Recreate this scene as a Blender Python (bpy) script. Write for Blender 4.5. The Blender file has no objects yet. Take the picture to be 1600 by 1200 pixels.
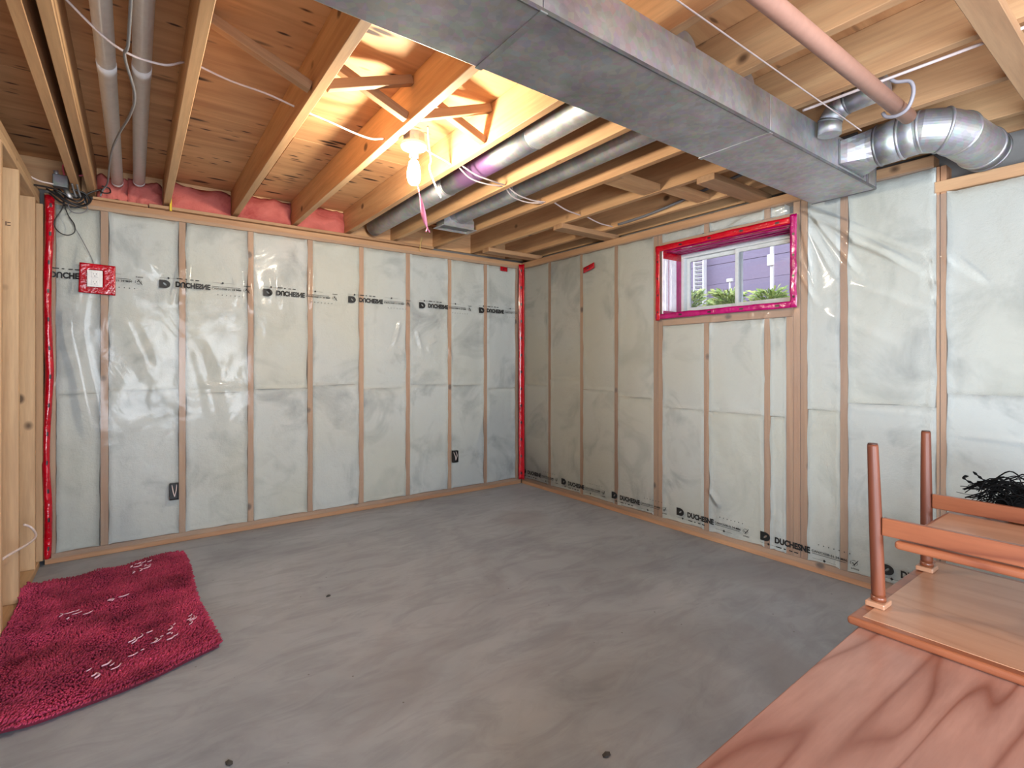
import bpy, bmesh, math, random
import numpy as np
from mathutils import Vector, Matrix, noise as mnoise

random.seed(7)
PI = math.pi
scene = bpy.context.scene
COL = scene.collection

# ------------------------------------------------------------------ camera
cd = bpy.data.cameras.new('camera')
cam = bpy.data.objects.new('camera', cd)
COL.objects.link(cam)
cam.location = (-3.095, -4.041, 1.177)
cam.rotation_euler = (math.radians(90), 0, -math.radians(36.4))
cd.sensor_fit = 'HORIZONTAL'
cd.sensor_width = 36.0
cd.lens = 18.0
cd.shift_y = -30.0 / 1600.0
cd.clip_start = 0.02
scene.camera = cam

# ------------------------------------------------------------------ world, exposure
world = bpy.data.worlds.new('world')
scene.world = world
world.use_nodes = True
bg = world.node_tree.nodes['Background']
bg.inputs['Color'].default_value = (0.90, 0.93, 1.0, 1)
bg.inputs['Strength'].default_value = 2.3
scene.view_settings.view_transform = 'Standard'
scene.view_settings.look = 'None'
scene.view_settings.gamma = 1.0
scene.view_settings.use_curve_mapping = False
scene.view_settings.exposure = 1.0
BULB_S = 540.0          # ceiling bulb in view
scene.cycles.max_bounces = 6
scene.cycles.diffuse_bounces = 4
scene.cycles.glossy_bounces = 3
scene.cycles.transparent_max_bounces = 10
scene.cycles.caustics_reflective = False
scene.cycles.caustics_refractive = False

# ------------------------------------------------------------------ dimensions
PLATE = 2.187      # top of stud walls
JB = 2.225         # underside of joists
JT = 2.41          # top of joists
XL = -3.54         # room face of the left partition
YF = -6.6          # front wall behind the camera

# added fill lights shining in through made-up glazed doors behind the camera
def fill_light(name, loc, rot, sx, sy, watts):
    ld = bpy.data.lights.new(name, 'AREA'); ld.shape = 'RECTANGLE'
    ld.size, ld.size_y, ld.energy, ld.color = sx, sy, watts, (0.88, 0.95, 1.0)
    o = bpy.data.objects.new(name, ld); COL.objects.link(o)
    o.location = loc; o.rotation_euler = rot
    return o
fill_light('fill_patio', (-2.4, YF-.17, 1.12), (math.radians(90), 0, 0), 1.85, 1.96, 132)
fill_light('fill_side', (-3.66, -5.02, 1.12), (math.radians(90), 0, math.radians(-90)), 1.4, 1.9, 140)

# ------------------------------------------------------------------ materials
def new_mat(name):
    m = bpy.data.materials.new(name)
    m.use_nodes = True
    nt = m.node_tree
    b = nt.nodes['Principled BSDF']
    return m, nt, b

def lin(r, g, b):
    f = lambda c: ((c/255+0.055)/1.055)**2.4 if c/255 > 0.04045 else c/255/12.92
    return (f(r), f(g), f(b), 1)

def N(nt, typ, **kw):
    n = nt.nodes.new(typ)
    for k, v in kw.items():
        setattr(n, k, v)
    return n

def L(nt, a, b):
    nt.links.new(a, b)

def ramp(nt, fac, stops):
    r = N(nt, 'ShaderNodeValToRGB')
    e = r.color_ramp.elements
    e[0].position, e[0].color = stops[0]
    e[1].position, e[1].color = stops[-1]
    for p, c in stops[1:-1]:
        el = e.new(p); el.color = c
    L(nt, fac, r.inputs['Fac'])
    return r.outputs['Color']

def objcoord(nt, scale=(1, 1, 1), rnd=True):
    tc = N(nt, 'ShaderNodeTexCoord')
    mp = N(nt, 'ShaderNodeMapping')
    mp.inputs['Scale'].default_value = scale
    if rnd:
        oi = N(nt, 'ShaderNodeObjectInfo')
        mul = N(nt, 'ShaderNodeMath', operation='MULTIPLY')
        mul.inputs[1].default_value = 37.0
        L(nt, oi.outputs['Random'], mul.inputs[0])
        ad = N(nt, 'ShaderNodeVectorMath', operation='ADD')
        L(nt, tc.outputs['Object'], ad.inputs[0])
        L(nt, mul.outputs[0], ad.inputs[1])
        L(nt, ad.outputs[0], mp.inputs['Vector'])
    else:
        L(nt, tc.outputs['Object'], mp.inputs['Vector'])
    return mp.outputs['Vector']

def mixc(nt, fac, a, b, mode='MIX'):
    m = N(nt, 'ShaderNodeMix', data_type='RGBA', blend_type=mode)
    if isinstance(fac, (int, float)):
        m.inputs[0].default_value = fac
    else:
        L(nt, fac, m.inputs[0])
    for i, v in ((6, a), (7, b)):
        if isinstance(v, tuple):
            m.inputs[i].default_value = v
        else:
            L(nt, v, m.inputs[i])
    return m.outputs[2]

def noise_tex(nt, vec, scale, detail=4, rough=0.55, dist=0.0):
    n = N(nt, 'ShaderNodeTexNoise')
    n.inputs['Scale'].default_value = scale
    n.inputs['Detail'].default_value = detail
    n.inputs['Roughness'].default_value = rough
    n.inputs['Distortion'].default_value = dist
    L(nt, vec, n.inputs['Vector'])
    return n.outputs['Fac']

def bump(nt, b, h, strength=0.3, dist=0.01):
    bp = N(nt, 'ShaderNodeBump')
    bp.inputs['Strength'].default_value = strength
    bp.inputs['Distance'].default_value = dist
    L(nt, h, bp.inputs['Height'])
    L(nt, bp.outputs['Normal'], b.inputs['Normal'])

def wood(name, axis, c_light, c_dark, rough=0.65, knots=True, grain=9.0, stretch=0.06, coat=0.0, vary=0.25):
    """softwood with the grain along one object axis"""
    m, nt, b = new_mat(name)
    s = [1.0, 1.0, 1.0]; s['xyz'.index(axis)] = stretch
    v = objcoord(nt, tuple(s))
    g1 = noise_tex(nt, v, grain, 5, 0.6, 0.6)
    c = ramp(nt, g1, [(0.30, c_dark), (0.62, c_light)])
    g2 = noise_tex(nt, v, grain*7, 3, 0.7)
    c = mixc(nt, 0.35, c, ramp(nt, g2, [(0.3, (0.45, 0.45, 0.45, 1)), (0.7, (1, 1, 1, 1))]), 'MULTIPLY')
    if knots:
        s2 = [0.55, 0.55, 0.55]; s2['xyz'.index(axis)] = 0.42
        v2 = objcoord(nt, tuple(s2))
        vo = N(nt, 'ShaderNodeTexVoronoi'); vo.inputs['Scale'].default_value = 9.0
        vo.inputs['Randomness'].default_value = 1.0
        L(nt, v2, vo.inputs['Vector'])
        k = ramp(nt, vo.outputs['Distance'], [(0.06, (1, 1, 1, 1)), (0.125, (0, 0, 0, 1))])
        c = mixc(nt, k, c, tuple(x*0.28 for x in c_dark[:3]) + (1,))
    oi = N(nt, 'ShaderNodeObjectInfo')
    mr = N(nt, 'ShaderNodeMapRange')
    mr.inputs['To Min'].default_value = 1 - vary
    mr.inputs['To Max'].default_value = 1.0
    L(nt, oi.outputs['Random'], mr.inputs['Value'])
    c = mixc(nt, 1.0, c, mr.outputs[0], 'MULTIPLY')
    L(nt, c, b.inputs['Base Color'])
    b.inputs['Roughness'].default_value = rough
    b.inputs['Coat Weight'].default_value = coat
    b.inputs['Coat Roughness'].default_value = 0.12
    bump(nt, b, g2, 0.12, 0.004)
    return m

M = {}
pine_l, pine_d = lin(204, 162, 122), lin(174, 128, 92)
for ax in 'xyz':
    M['pine_'+ax] = wood('pine_'+ax, ax, pine_l, pine_d)
    M['stud_'+ax] = wood('stud_'+ax, ax, lin(204, 158, 120), lin(176, 126, 94))
    M['joist_'+ax] = wood('joist_'+ax, ax, lin(228, 184, 136), lin(200, 148, 104))
    M['part_'+ax] = wood('part_'+ax, ax, lin(204, 170, 132), lin(178, 140, 104), vary=0.12)

def plywood():
    m, nt, b = new_mat('subfloor_plywood')
    v = objcoord(nt, (0.10, 1, 1))
    g = noise_tex(nt, v, 9, 5, 0.6, 1.2)
    c = ramp(nt, g, [(0.3, lin(196, 144, 100)), (0.65, lin(226, 178, 128))])
    v2 = objcoord(nt, (0.30, 1.25, 1.0))
    vo = N(nt, 'ShaderNodeTexVoronoi'); vo.inputs['Scale'].default_value = 11.0
    L(nt, v2, vo.inputs['Vector'])
    k = ramp(nt, vo.outputs['Distance'], [(0.13, (1, 1, 1, 1)), (0.24, (0, 0, 0, 1))])
    gate = noise_tex(nt, v2, 2.2, 2)
    k = mixc(nt, 1.0, k, ramp(nt, gate, [(0.40, (0, 0, 0, 1)), (0.46, (1, 1, 1, 1))]), 'MULTIPLY')
    c = mixc(nt, k, c, lin(58, 34, 22))
    v3 = objcoord(nt, (0.33, 1.1, 0.6))
    vo2 = N(nt, 'ShaderNodeTexVoronoi'); vo2.inputs['Scale'].default_value = 19.0
    L(nt, v3, vo2.inputs['Vector'])
    k2 = ramp(nt, vo2.outputs['Distance'], [(0.10, (1, 1, 1, 1)), (0.20, (0, 0, 0, 1))])
    k2 = mixc(nt, 1.0, k2, ramp(nt, noise_tex(nt, v3, 3.0, 2), [(0.45, (0, 0, 0, 1)), (0.55, (1, 1, 1, 1))]), 'MULTIPLY')
    c = mixc(nt, k2, c, lin(74, 44, 28))
    L(nt, c, b.inputs['Base Color'])
    b.inputs['Roughness'].default_value = 0.7
    bump(nt, b, g, 0.1, 0.004)
    return m
M['plywood'] = plywood()

def simple(name, col, rough=0.5, metal=0.0, spec=0.5, coat=0.0):
    m, nt, b = new_mat(name)
    b.inputs['Base Color'].default_value = col
    b.inputs['Roughness'].default_value = rough
    b.inputs['Metallic'].default_value = metal
    b.inputs['Specular IOR Level'].default_value = spec
    b.inputs['Coat Weight'].default_value = coat
    v = objcoord(nt)
    n = noise_tex(nt, v, 40, 3)
    c = mixc(nt, 0.16, col, ramp(nt, n, [(0.3, (0.35, 0.35, 0.35, 1)), (0.7, (1, 1, 1, 1))]), 'MULTIPLY')
    L(nt, c, b.inputs['Base Color'])
    return m

def concrete():
    m, nt, b = new_mat('concrete_slab')
    v = objcoord(nt, rnd=False)
    n1 = noise_tex(nt, v, 0.9, 6, 0.6, 0.8)
    c = ramp(nt, n1, [(0.30, lin(128, 135, 146)), (0.48, lin(148, 156, 167)), (0.70, lin(166, 174, 185))])
    v2 = objcoord(nt, (1.0, 2.6, 1.0), rnd=False)
    n2 = noise_tex(nt, v2, 3.2, 5, 0.65, 1.2)
    c = mixc(nt, 0.24, c, ramp(nt, n2, [(0.34, lin(104, 100, 99)), (0.56, lin(190, 188, 186))]), 'OVERLAY')
    n3 = noise_tex(nt, v, 0.55, 3, 0.5, 2.0)
    k = ramp(nt, n3, [(0.50, (0, 0, 0, 1)), (0.62, (0.45, 0.45, 0.45, 1))])
    c = mixc(nt, k, c, lin(130, 129, 134))
    vo = N(nt, 'ShaderNodeTexVoronoi'); vo.inputs['Scale'].default_value = 9.0
    L(nt, v, vo.inputs['Vector'])
    sp = ramp(nt, vo.outputs['Distance'], [(0.02, (1, 1, 1, 1)), (0.045, (0, 0, 0, 1))])
    c = mixc(nt, sp, c, lin(92, 90, 90))
    L(nt, c, b.inputs['Base Color'])
    n4 = noise_tex(nt, v, 2.0, 4)
    rr = N(nt, 'ShaderNodeMapRange'); rr.inputs['To Min'].default_value = 0.42; rr.inputs['To Max'].default_value = 0.7
    L(nt, n4, rr.inputs['Value']); L(nt, rr.outputs[0], b.inputs['Roughness'])
    bump(nt, b, noise_tex(nt, v, 30, 5), 0.06, 0.01)
    return m
M['concrete'] = concrete()
M['foundation'] = simple('foundation_concrete', lin(120, 118, 116), 0.9)

def batt(name, light, dark, warm):
    m, nt, b = new_mat(name)
    v = objcoord(nt)
    n1 = noise_tex(nt, v, 3.0, 5, 0.6, 0.8)
    c = ramp(nt, n1, [(0.28, dark), (0.50, light)])
    n2 = noise_tex(nt, v, 0.8, 2)
    k = ramp(nt, n2, [(0.45, (0, 0, 0, 1)), (0.65, (0.6, 0.6, 0.6, 1))])
    c = mixc(nt, k, c, warm)
    L(nt, c, b.inputs['Base Color'])
    b.inputs['Roughness'].default_value = 1.0
    b.inputs['Specular IOR Level'].default_value = 0.05
    bump(nt, b, noise_tex(nt, v, 22, 6, 0.7), 0.5, 0.02)
    return m
M['batt'] = batt('white_fibreglass', lin(204, 207, 205), lin(160, 164, 165), lin(203, 202, 188))
M['pink_batt'] = batt('pink_fibreglass', lin(204, 116, 108), lin(160, 70, 68), lin(186, 92, 88))

def film():
    m = bpy.data.materials.new('clear_poly_film'); m.use_nodes = True
    nt = m.node_tree
    for n in list(nt.nodes): nt.nodes.remove(n)
    out = N(nt, 'ShaderNodeOutputMaterial')
    tr = N(nt, 'ShaderNodeBsdfTransparent'); tr.inputs['Color'].default_value = (0.97, 0.975, 0.97, 1)
    df = N(nt, 'ShaderNodeBsdfDiffuse'); df.inputs['Color'].default_value = (0.70, 0.72, 0.71, 1)
    m1 = N(nt, 'ShaderNodeMixShader')
    v = objcoord(nt, rnd=False)
    hz = N(nt, 'ShaderNodeMapRange'); hz.inputs['To Min'].default_value = 0.06; hz.inputs['To Max'].default_value = 0.17
    L(nt, noise_tex(nt, v, 1.6, 4), hz.inputs['Value'])
    L(nt, hz.outputs[0], m1.inputs[0])
    L(nt, tr.outputs[0], m1.inputs[1]); L(nt, df.outputs[0], m1.inputs[2])
    gl = N(nt, 'ShaderNodeBsdfGlossy'); gl.inputs['Roughness'].default_value = 0.12
    fr = N(nt, 'ShaderNodeFresnel'); fr.inputs['IOR'].default_value = 1.30
    bp = N(nt, 'ShaderNodeBump'); bp.inputs['Strength'].default_value = 0.22; bp.inputs['Distance'].default_value = 0.02
    L(nt, noise_tex(nt, v, 4.5, 3, 0.5, 0.8), bp.inputs['Height'])
    L(nt, bp.outputs[0], gl.inputs['Normal'])
    m2 = N(nt, 'ShaderNodeMixShader')
    L(nt, fr.outputs[0], m2.inputs[0]); L(nt, m1.outputs[0], m2.inputs[1]); L(nt, gl.outputs[0], m2.inputs[2])
    L(nt, m2.outputs[0], out.inputs['Surface'])
    return m
M['film'] = film()
M['ink'] = simple('black_print_ink', lin(14, 14, 16), 0.6)

def tape(name, c1, c2):
    m, nt, b = new_mat(name)
    v = objcoord(nt)
    n = noise_tex(nt, v, 14, 4, 0.6, 1.0)
    L(nt, ramp(nt, n, [(0.3, c1), (0.7, c2)]), b.inputs['Base Color'])
    b.inputs['Roughness'].default_value = 0.20
    b.inputs['Coat Weight'].default_value = 0.5
    bump(nt, b, noise_tex(nt, v, 22, 3, 0.5, 1.5), 0.45, 0.012)
    return m
M['red_tape'] = tape('red_sheathing_tape', lin(158, 0, 22), lin(194, 4, 34))
M['backlit_tape'] = tape('backlit_sheathing_tape', lin(140, 0, 76), lin(176, 8, 104))  # red tape with bluish daylight shining through put into its colour
M['white_wrap'] = tape('white_plastic_wrap', lin(232, 226, 236), lin(250, 246, 252))
M['tape_mark'] = simple('dark_tape_print', lin(48, 6, 22), 0.4)

def galv(name, c1, c2, rough=0.50):
    m, nt, b = new_mat(name)
    v = objcoord(nt)
    n = noise_tex(nt, v, 5, 5, 0.65, 0.6)
    vo = N(nt, 'ShaderNodeTexVoronoi'); vo.inputs['Scale'].default_value = 46.0
    L(nt, v, vo.inputs['Vector'])
    c = ramp(nt, n, [(0.3, c1), (0.7, c2)])
    c = mixc(nt, 0.10, c, vo.outputs['Color'], 'OVERLAY')
    L(nt, c, b.inputs['Base Color'])
    b.inputs['Metallic'].default_value = 0.85
    rr = N(nt, 'ShaderNodeMapRange'); rr.inputs['To Min'].default_value = rough-0.08; rr.inputs['To Max'].default_value = rough+0.12
    L(nt, n, rr.inputs['Value']); L(nt, rr.outputs[0], b.inputs['Roughness'])
    bump(nt, b, noise_tex(nt, v, 3, 2), 0.10, 0.02)
    return m
M['galv'] = galv('galvanised_sheet', lin(160, 160, 162), lin(196, 196, 198))
M['galv_dark'] = galv('galvanised_edge', lin(110, 110, 112), lin(140, 140, 142))

def purple_band_pipe():  # galvanised pipe with a purple band, faded out at both ends
    m = galv('galvanised_pipe_purple_band', lin(158, 158, 162), lin(192, 192, 196))
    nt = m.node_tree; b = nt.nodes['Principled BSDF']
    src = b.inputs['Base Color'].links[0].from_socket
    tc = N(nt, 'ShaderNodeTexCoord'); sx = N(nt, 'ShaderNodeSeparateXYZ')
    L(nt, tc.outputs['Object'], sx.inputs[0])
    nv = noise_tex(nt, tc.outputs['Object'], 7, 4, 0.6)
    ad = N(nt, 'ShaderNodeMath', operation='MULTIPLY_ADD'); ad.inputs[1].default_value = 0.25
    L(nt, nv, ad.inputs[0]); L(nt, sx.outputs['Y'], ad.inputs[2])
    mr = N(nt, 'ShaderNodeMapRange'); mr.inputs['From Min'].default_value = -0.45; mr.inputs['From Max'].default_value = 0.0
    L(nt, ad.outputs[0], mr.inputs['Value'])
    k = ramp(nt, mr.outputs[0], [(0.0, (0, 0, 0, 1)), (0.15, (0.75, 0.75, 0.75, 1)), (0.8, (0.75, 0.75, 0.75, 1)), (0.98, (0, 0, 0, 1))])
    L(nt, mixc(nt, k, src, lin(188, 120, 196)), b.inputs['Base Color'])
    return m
M['galv_purple'] = purple_band_pipe()
M['pvc'] = simple('white_pvc', lin(236, 234, 236), 0.35)
M['vinyl'] = simple('white_vinyl', lin(206, 212, 214), 0.35)
M['porcelain'] = simple('white_porcelain', lin(235, 233, 228), 0.2, coat=0.4)
M['white_plastic'] = simple('white_plastic', lin(226, 226, 226), 0.35)
M['cable_white'] = simple('white_cable_sheath', lin(226, 210, 208), 0.45)
M['cable_grey'] = simple('grey_cable_sheath', lin(120, 120, 124), 0.5)
M['cable_black'] = simple('black_cable_sheath', lin(34, 34, 36), 0.4)
M['black'] = simple('black_plastic', lin(26, 27, 28), 0.5)
M['slot'] = simple('dark_slot', lin(40, 40, 42), 0.6)
M['pink_ribbon'] = simple('pink_flagging_ribbon', lin(244, 150, 190), 0.35)
M['pink_wire'] = simple('pink_wire', lin(240, 110, 130), 0.45)
M['yellow'] = simple('yellow_plastic', lin(222, 190, 40), 0.5)
M['twine'] = simple('straw_twine', lin(206, 176, 110), 0.8)
M['rod'] = simple('pink_tan_pipe', lin(184, 138, 120), 0.45)
M['hook'] = simple('grey_hook_plastic', lin(150, 146, 154), 0.45)
M['drywall'] = simple('bare_drywall', lin(176, 172, 166), 0.9)
M['chip'] = simple('dark_debris', lin(60, 58, 56), 0.8)
M['lint'] = simple('pale_lint', lin(226, 184, 202), 0.8)
M['yarn'] = simple('black_yarn', lin(8, 8, 9), 0.9, spec=0.15)
M['stamp'] = simple('grade_stamp_ink', lin(92, 66, 52), 0.7)
M['knob_dark'] = simple('dark_foot_cap', lin(70, 44, 38), 0.5)

def rugmat(name, c1, c2):
    m, nt, b = new_mat(name)
    v = objcoord(nt, rnd=False)
    n = noise_tex(nt, v, 5, 4, 0.6, 0.5)
    n2 = noise_tex(nt, v, 120, 2)
    c = ramp(nt, n, [(0.32, c1), (0.66, c2)])
    c = mixc(nt, 0.5, c, ramp(nt, n2, [(0.3, (0.4, 0.4, 0.4, 1)), (0.7, (1, 1, 1, 1))]), 'MULTIPLY')
    L(nt, c, b.inputs['Base Color'])
    b.inputs['Roughness'].default_value = 0.85
    b.inputs['Sheen Weight'].default_value = 0.35
    b.inputs['Sheen Tint'].default_value = lin(230, 120, 160)
    return m
M['rug'] = rugmat('crimson_chenille', lin(118, 18, 50), lin(192, 60, 100))
M['rug_base'] = rugmat('crimson_rug_backing', lin(84, 8, 32), lin(112, 18, 46))

def table_wood(name, c1, c2, c3, axis='y', rings=11.0):
    m, nt, b = new_mat(name)
    s = {'x': (0.12, 1, 1), 'y': (1, 0.12, 1), 'z': (1, 1, 0.12)}[axis]
    v = objcoord(nt, s, rnd=False)
    n = noise_tex(nt, v, 2.2, 2, 0.45, 0.5)
    w = N(nt, 'ShaderNodeMath', operation='MULTIPLY'); w.inputs[1].default_value = rings
    L(nt, n, w.inputs[0])
    fr = N(nt, 'ShaderNodeMath', operation='PINGPONG'); fr.inputs[1].default_value = 0.5
    L(nt, w.outputs[0], fr.inputs[0])
    c = ramp(nt, fr.outputs[0], [(0.0, c2), (0.10, tuple((p+q*2)/3 for p, q in zip(c2, c1))), (0.30, c1)])
    n2 = noise_tex(nt, v, 30, 4, 0.7)
    c = mixc(nt, 0.28, c, ramp(nt, n2, [(0.3, c3), (0.65, (1, 1, 1, 1))]), 'MULTIPLY')
    n3 = noise_tex(nt, objcoord(nt, rnd=False), 2.2, 3)
    c = mixc(nt, ramp(nt, n3, [(0.45, (0, 0, 0, 1)), (0.7, (0.4, 0.4, 0.4, 1))]), c, c2)
    L(nt, c, b.inputs['Base Color'])
    b.inputs['Roughness'].default_value = 0.38
    b.inputs['Coat Weight'].default_value = 0.35
    b.inputs['Coat Roughness'].default_value = 0.22
    return m
M['tw_low'] = table_wood('varnished_plank_veneer', lin(172, 130, 116), lin(132, 84, 70), lin(160, 122, 112), 'x', 15.0)
M['tw_top'] = table_wood('teak_underside', lin(184, 140, 112), lin(172, 126, 98), lin(200, 170, 155), 'y')
M['tw_edge'] = table_wood('teak_edge', lin(150, 90, 60), lin(118, 64, 44), lin(150, 100, 80), 'y')
M['tw_leg'] = table_wood('teak_leg', lin(122, 64, 36), lin(96, 48, 30), lin(150, 100, 80), 'z')
M['tw_leg'].node_tree.nodes['Principled BSDF'].inputs['Roughness'].default_value = 0.55
M['tw_leg'].node_tree.nodes['Principled BSDF'].inputs['Coat Weight'].default_value = 0.08
M['tw_rail'] = table_wood('teak_rail', lin(142, 84, 56), lin(112, 60, 40), lin(150, 100, 80), 'y')

def glass():
    m = bpy.data.materials.new('window_glass'); m.use_nodes = True
    nt = m.node_tree
    for n in list(nt.nodes): nt.nodes.remove(n)
    out = N(nt, 'ShaderNodeOutputMaterial')
    tr = N(nt, 'ShaderNodeBsdfTransparent'); tr.inputs['Color'].default_value = (0.93, 0.94, 0.96, 1)
    gl = N(nt, 'ShaderNodeBsdfGlossy'); gl.inputs['Roughness'].default_value = 0.03
    fr = N(nt, 'ShaderNodeFresnel'); fr.inputs['IOR'].default_value = 1.45
    mx = N(nt, 'ShaderNodeMixShader')
    L(nt, fr.outputs[0], mx.inputs[0]); L(nt, tr.outputs[0], mx.inputs[1]); L(nt, gl.outputs[0], mx.inputs[2])
    L(nt, mx.outputs[0], out.inputs['Surface'])
    return m
M['glass'] = glass()

def emit(name, col, s):
    m = bpy.data.materials.new(name); m.use_nodes = True
    nt = m.node_tree
    for n in list(nt.nodes): nt.nodes.remove(n)
    out = N(nt, 'ShaderNodeOutputMaterial'); e = N(nt, 'ShaderNodeEmission')
    e.inputs['Color'].default_value = col; e.inputs['Strength'].default_value = s
    L(nt, e.outputs[0], out.inputs['Surface'])
    return m
M['bulb'] = emit('lit_bulb', (1.0, 0.89, 0.70, 1), BULB_S)
M['siding'] = simple('mauve_siding', lin(124, 115, 138), 0.8)
M['ext_white'] = simple('exterior_white_paint', lin(214, 214, 214), 0.6)
M['leaf'] = simple('garden_leaf', lin(120, 148, 74), 0.6)
M['leaf2'] = simple('garden_leaf_pale', lin(176, 190, 112), 0.6)
M['soil'] = simple('garden_soil', lin(110, 104, 96), 0.95)

# ------------------------------------------------------------------ object helpers
def tag(o, label=None, cat=None, group=None, kind=None):
    if label: o['label'] = label
    if cat: o['category'] = cat
    if group: o['group'] = group
    if kind: o['kind'] = kind
    return o

def empty(name, loc=(0, 0, 0), rz=0.0):
    o = bpy.data.objects.new(name, None)
    o.empty_display_size = 0.1
    o.location = loc; o.rotation_euler = (0, 0, rz)
    COL.objects.link(o)
    return o

def link(name, me, mat, parent=None, loc=(0, 0, 0), smooth=False):
    o = bpy.data.objects.new(name, me)
    COL.objects.link(o)
    if mat is not None and len(me.materials) == 0:
        for mm in (mat if isinstance(mat, (list, tuple)) else [mat]):
            me.materials.append(mm)
    o.location = loc
    if parent is not None:
        o.parent = parent
        o.location = Vector(loc) - Vector(parent.location)
    if smooth:
        for p in me.polygons: p.use_smooth = True
    return o

def mesh_of(bm, name):
    me = bpy.data.meshes.new(name)
    bm.normal_update()
    bm.to_mesh(me); bm.free()
    return me

def raw(name, verts, faces, mat, parent=None, loc=(0, 0, 0), smooth=False):
    me = bpy.data.meshes.new(name)
    me.from_pydata([tuple(v) for v in verts], [], faces)
    me.update()
    return link(name, me, mat, parent, loc, smooth)

def box(name, lo, hi, mat, parent=None, bev=0.002, seg=1):
    """bevelled board between two world corners, origin at its centre"""
    lo, hi = Vector(lo), Vector(hi)
    c = (lo+hi)/2; h = (hi-lo)/2
    bm = bmesh.new()
    bmesh.ops.create_cube(bm, size=2.0)
    for v in bm.verts: v.co = Vector((v.co.x*h.x, v.co.y*h.y, v.co.z*h.z))
    if bev > 0:
        bmesh.ops.bevel(bm, geom=list(bm.edges), offset=min(bev, min(h)*0.8), segments=seg, affect='EDGES', profile=0.5)
    return link(name, mesh_of(bm, name), mat, parent, c)

def beam(name, p0, p1, w, t, mat, parent=None, up=(0, 0, 1), bev=0.002):
    """board of width w and thickness t from p0 to p1; length on local y"""
    p0, p1 = Vector(p0), Vector(p1)
    d = p1-p0; ln = d.length; d.normalize()
    upv = Vector(up); s = d.cross(upv).normalized(); u = s.cross(d)
    bm = bmesh.new()
    bmesh.ops.create_cube(bm, size=2.0)
    for v in bm.verts: v.co = Vector((v.co.x*w/2, v.co.y*ln/2, v.co.z*t/2))
    bmesh.ops.bevel(bm, geom=list(bm.edges), offset=bev, segments=1, affect='EDGES')
    o = link(name, mesh_of(bm, name), mat, parent, (p0+p1)/2)
    o.rotation_mode = 'QUATERNION'
    o.rotation_quaternion = Matrix((s, d, u)).transposed().to_quaternion()
    return o

def catmull(pts, n=8):
    P = [Vector(p) for p in pts]
    if len(P) < 3: 
        return [P[0].lerp(P[1], i/n) for i in range(n+1)]
    Q = [P[0]*2-P[1]] + P + [P[-1]*2-P[-2]]
    out = []
    for i in range(1, len(Q)-2):
        a, b, c, d = Q[i-1:i+3]
        for k in range(n):
            t = k/n
            out.append(0.5*((2*b)+(-a+c)*t+(2*a-5*b+4*c-d)*t*t+(-a+3*b-3*c+d)*t**3))
    out.append(P[-1])
    return out

def tube_data(path, rad, sides=8, cap=True, flat=1.0, verts=None, faces=None):
    verts = [] if verts is None else verts
    faces = [] if faces is None else faces
    base0 = len(verts)
    n = len(path)
    t = (path[1]-path[0]).normalized()
    ref = Vector((0, 0, 1)) if abs(t.z) < 0.9 else Vector((1, 0, 0))
    u = t.cross(ref).normalized()
    for i, p in enumerate(path):
        if i == 0: t = path[1]-path[0]
        elif i == n-1: t = path[-1]-path[-2]
        else: t = path[i+1]-path[i-1]
        t = t.normalized() if t.length > 1e-9 else Vector((0, 0, 1))
        u = (u - t*u.dot(t))
        u = u.normalized() if u.length > 1e-6 else t.orthogonal().normalized()
        w = t.cross(u)
        r = rad(i/(n-1)) if callable(rad) else rad
        for k in range(sides):
            a = 2*PI*k/sides
            verts.append(p + u*math.cos(a)*r + w*math.sin(a)*r*flat)
    for i in range(n-1):
        for k in range(sides):
            a = base0+i*sides+k; b = base0+i*sides+(k+1) % sides
            faces.append((a, b, b+sides, a+sides))
    if cap:
        faces.append(tuple(base0+k for k in reversed(range(sides))))
        faces.append(tuple(base0+(n-1)*sides+k for k in range(sides)))
    return verts, faces

def tube(name, path, rad, mat, parent=None, sides=8, smooth=True, flat=1.0, origin=None):
    o = Vector(origin) if origin is not None else Vector(path[0])
    v, f = tube_data([Vector(p)-o for p in path], rad, sides, True, flat)
    ob = raw(name, v, f, mat, parent, o, smooth)
    return ob

def cable(name, pts, rad, mat, parent=None, sides=7, n=8):
    return tube(name, catmull(pts, n), rad, mat, parent, sides)

def lathe(name, prof, mat, parent=None, loc=(0, 0, 0), sides=24, smooth=True):
    v, f = [], []
    for r, z in prof:
        for k in range(sides):
            a = 2*PI*k/sides
            v.append((r*math.cos(a), r*math.sin(a), z))
    for i in range(len(prof)-1):
        for k in range(sides):
            a = i*sides+k; b = i*sides+(k+1) % sides
            f.append((a, b, b+sides, a+sides))
    f.append(tuple(reversed(range(sides))))
    f.append(tuple((len(prof)-1)*sides+k for k in range(sides)))
    return raw(name, v, f, mat, parent, loc, smooth)

def fbm(x, y, z=0.0, o=3):
    s, a = 0.0, 1.0
    for _ in range(o):
        s += a*mnoise.noise(Vector((x, y, z))); x *= 2.03; y *= 2.03; z += 11.3; a *= 0.5
    return s

# ================================================================== THE SETTING
# ---- floor
floor = box('floor', (-4.6, YF-0.2, -0.12), (0.3, 0.3, 0.0), M['concrete'], None, bev=0)
tag(floor, 'bare grey concrete slab floor with faint trowel marks', 'floor', kind='structure')

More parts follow.
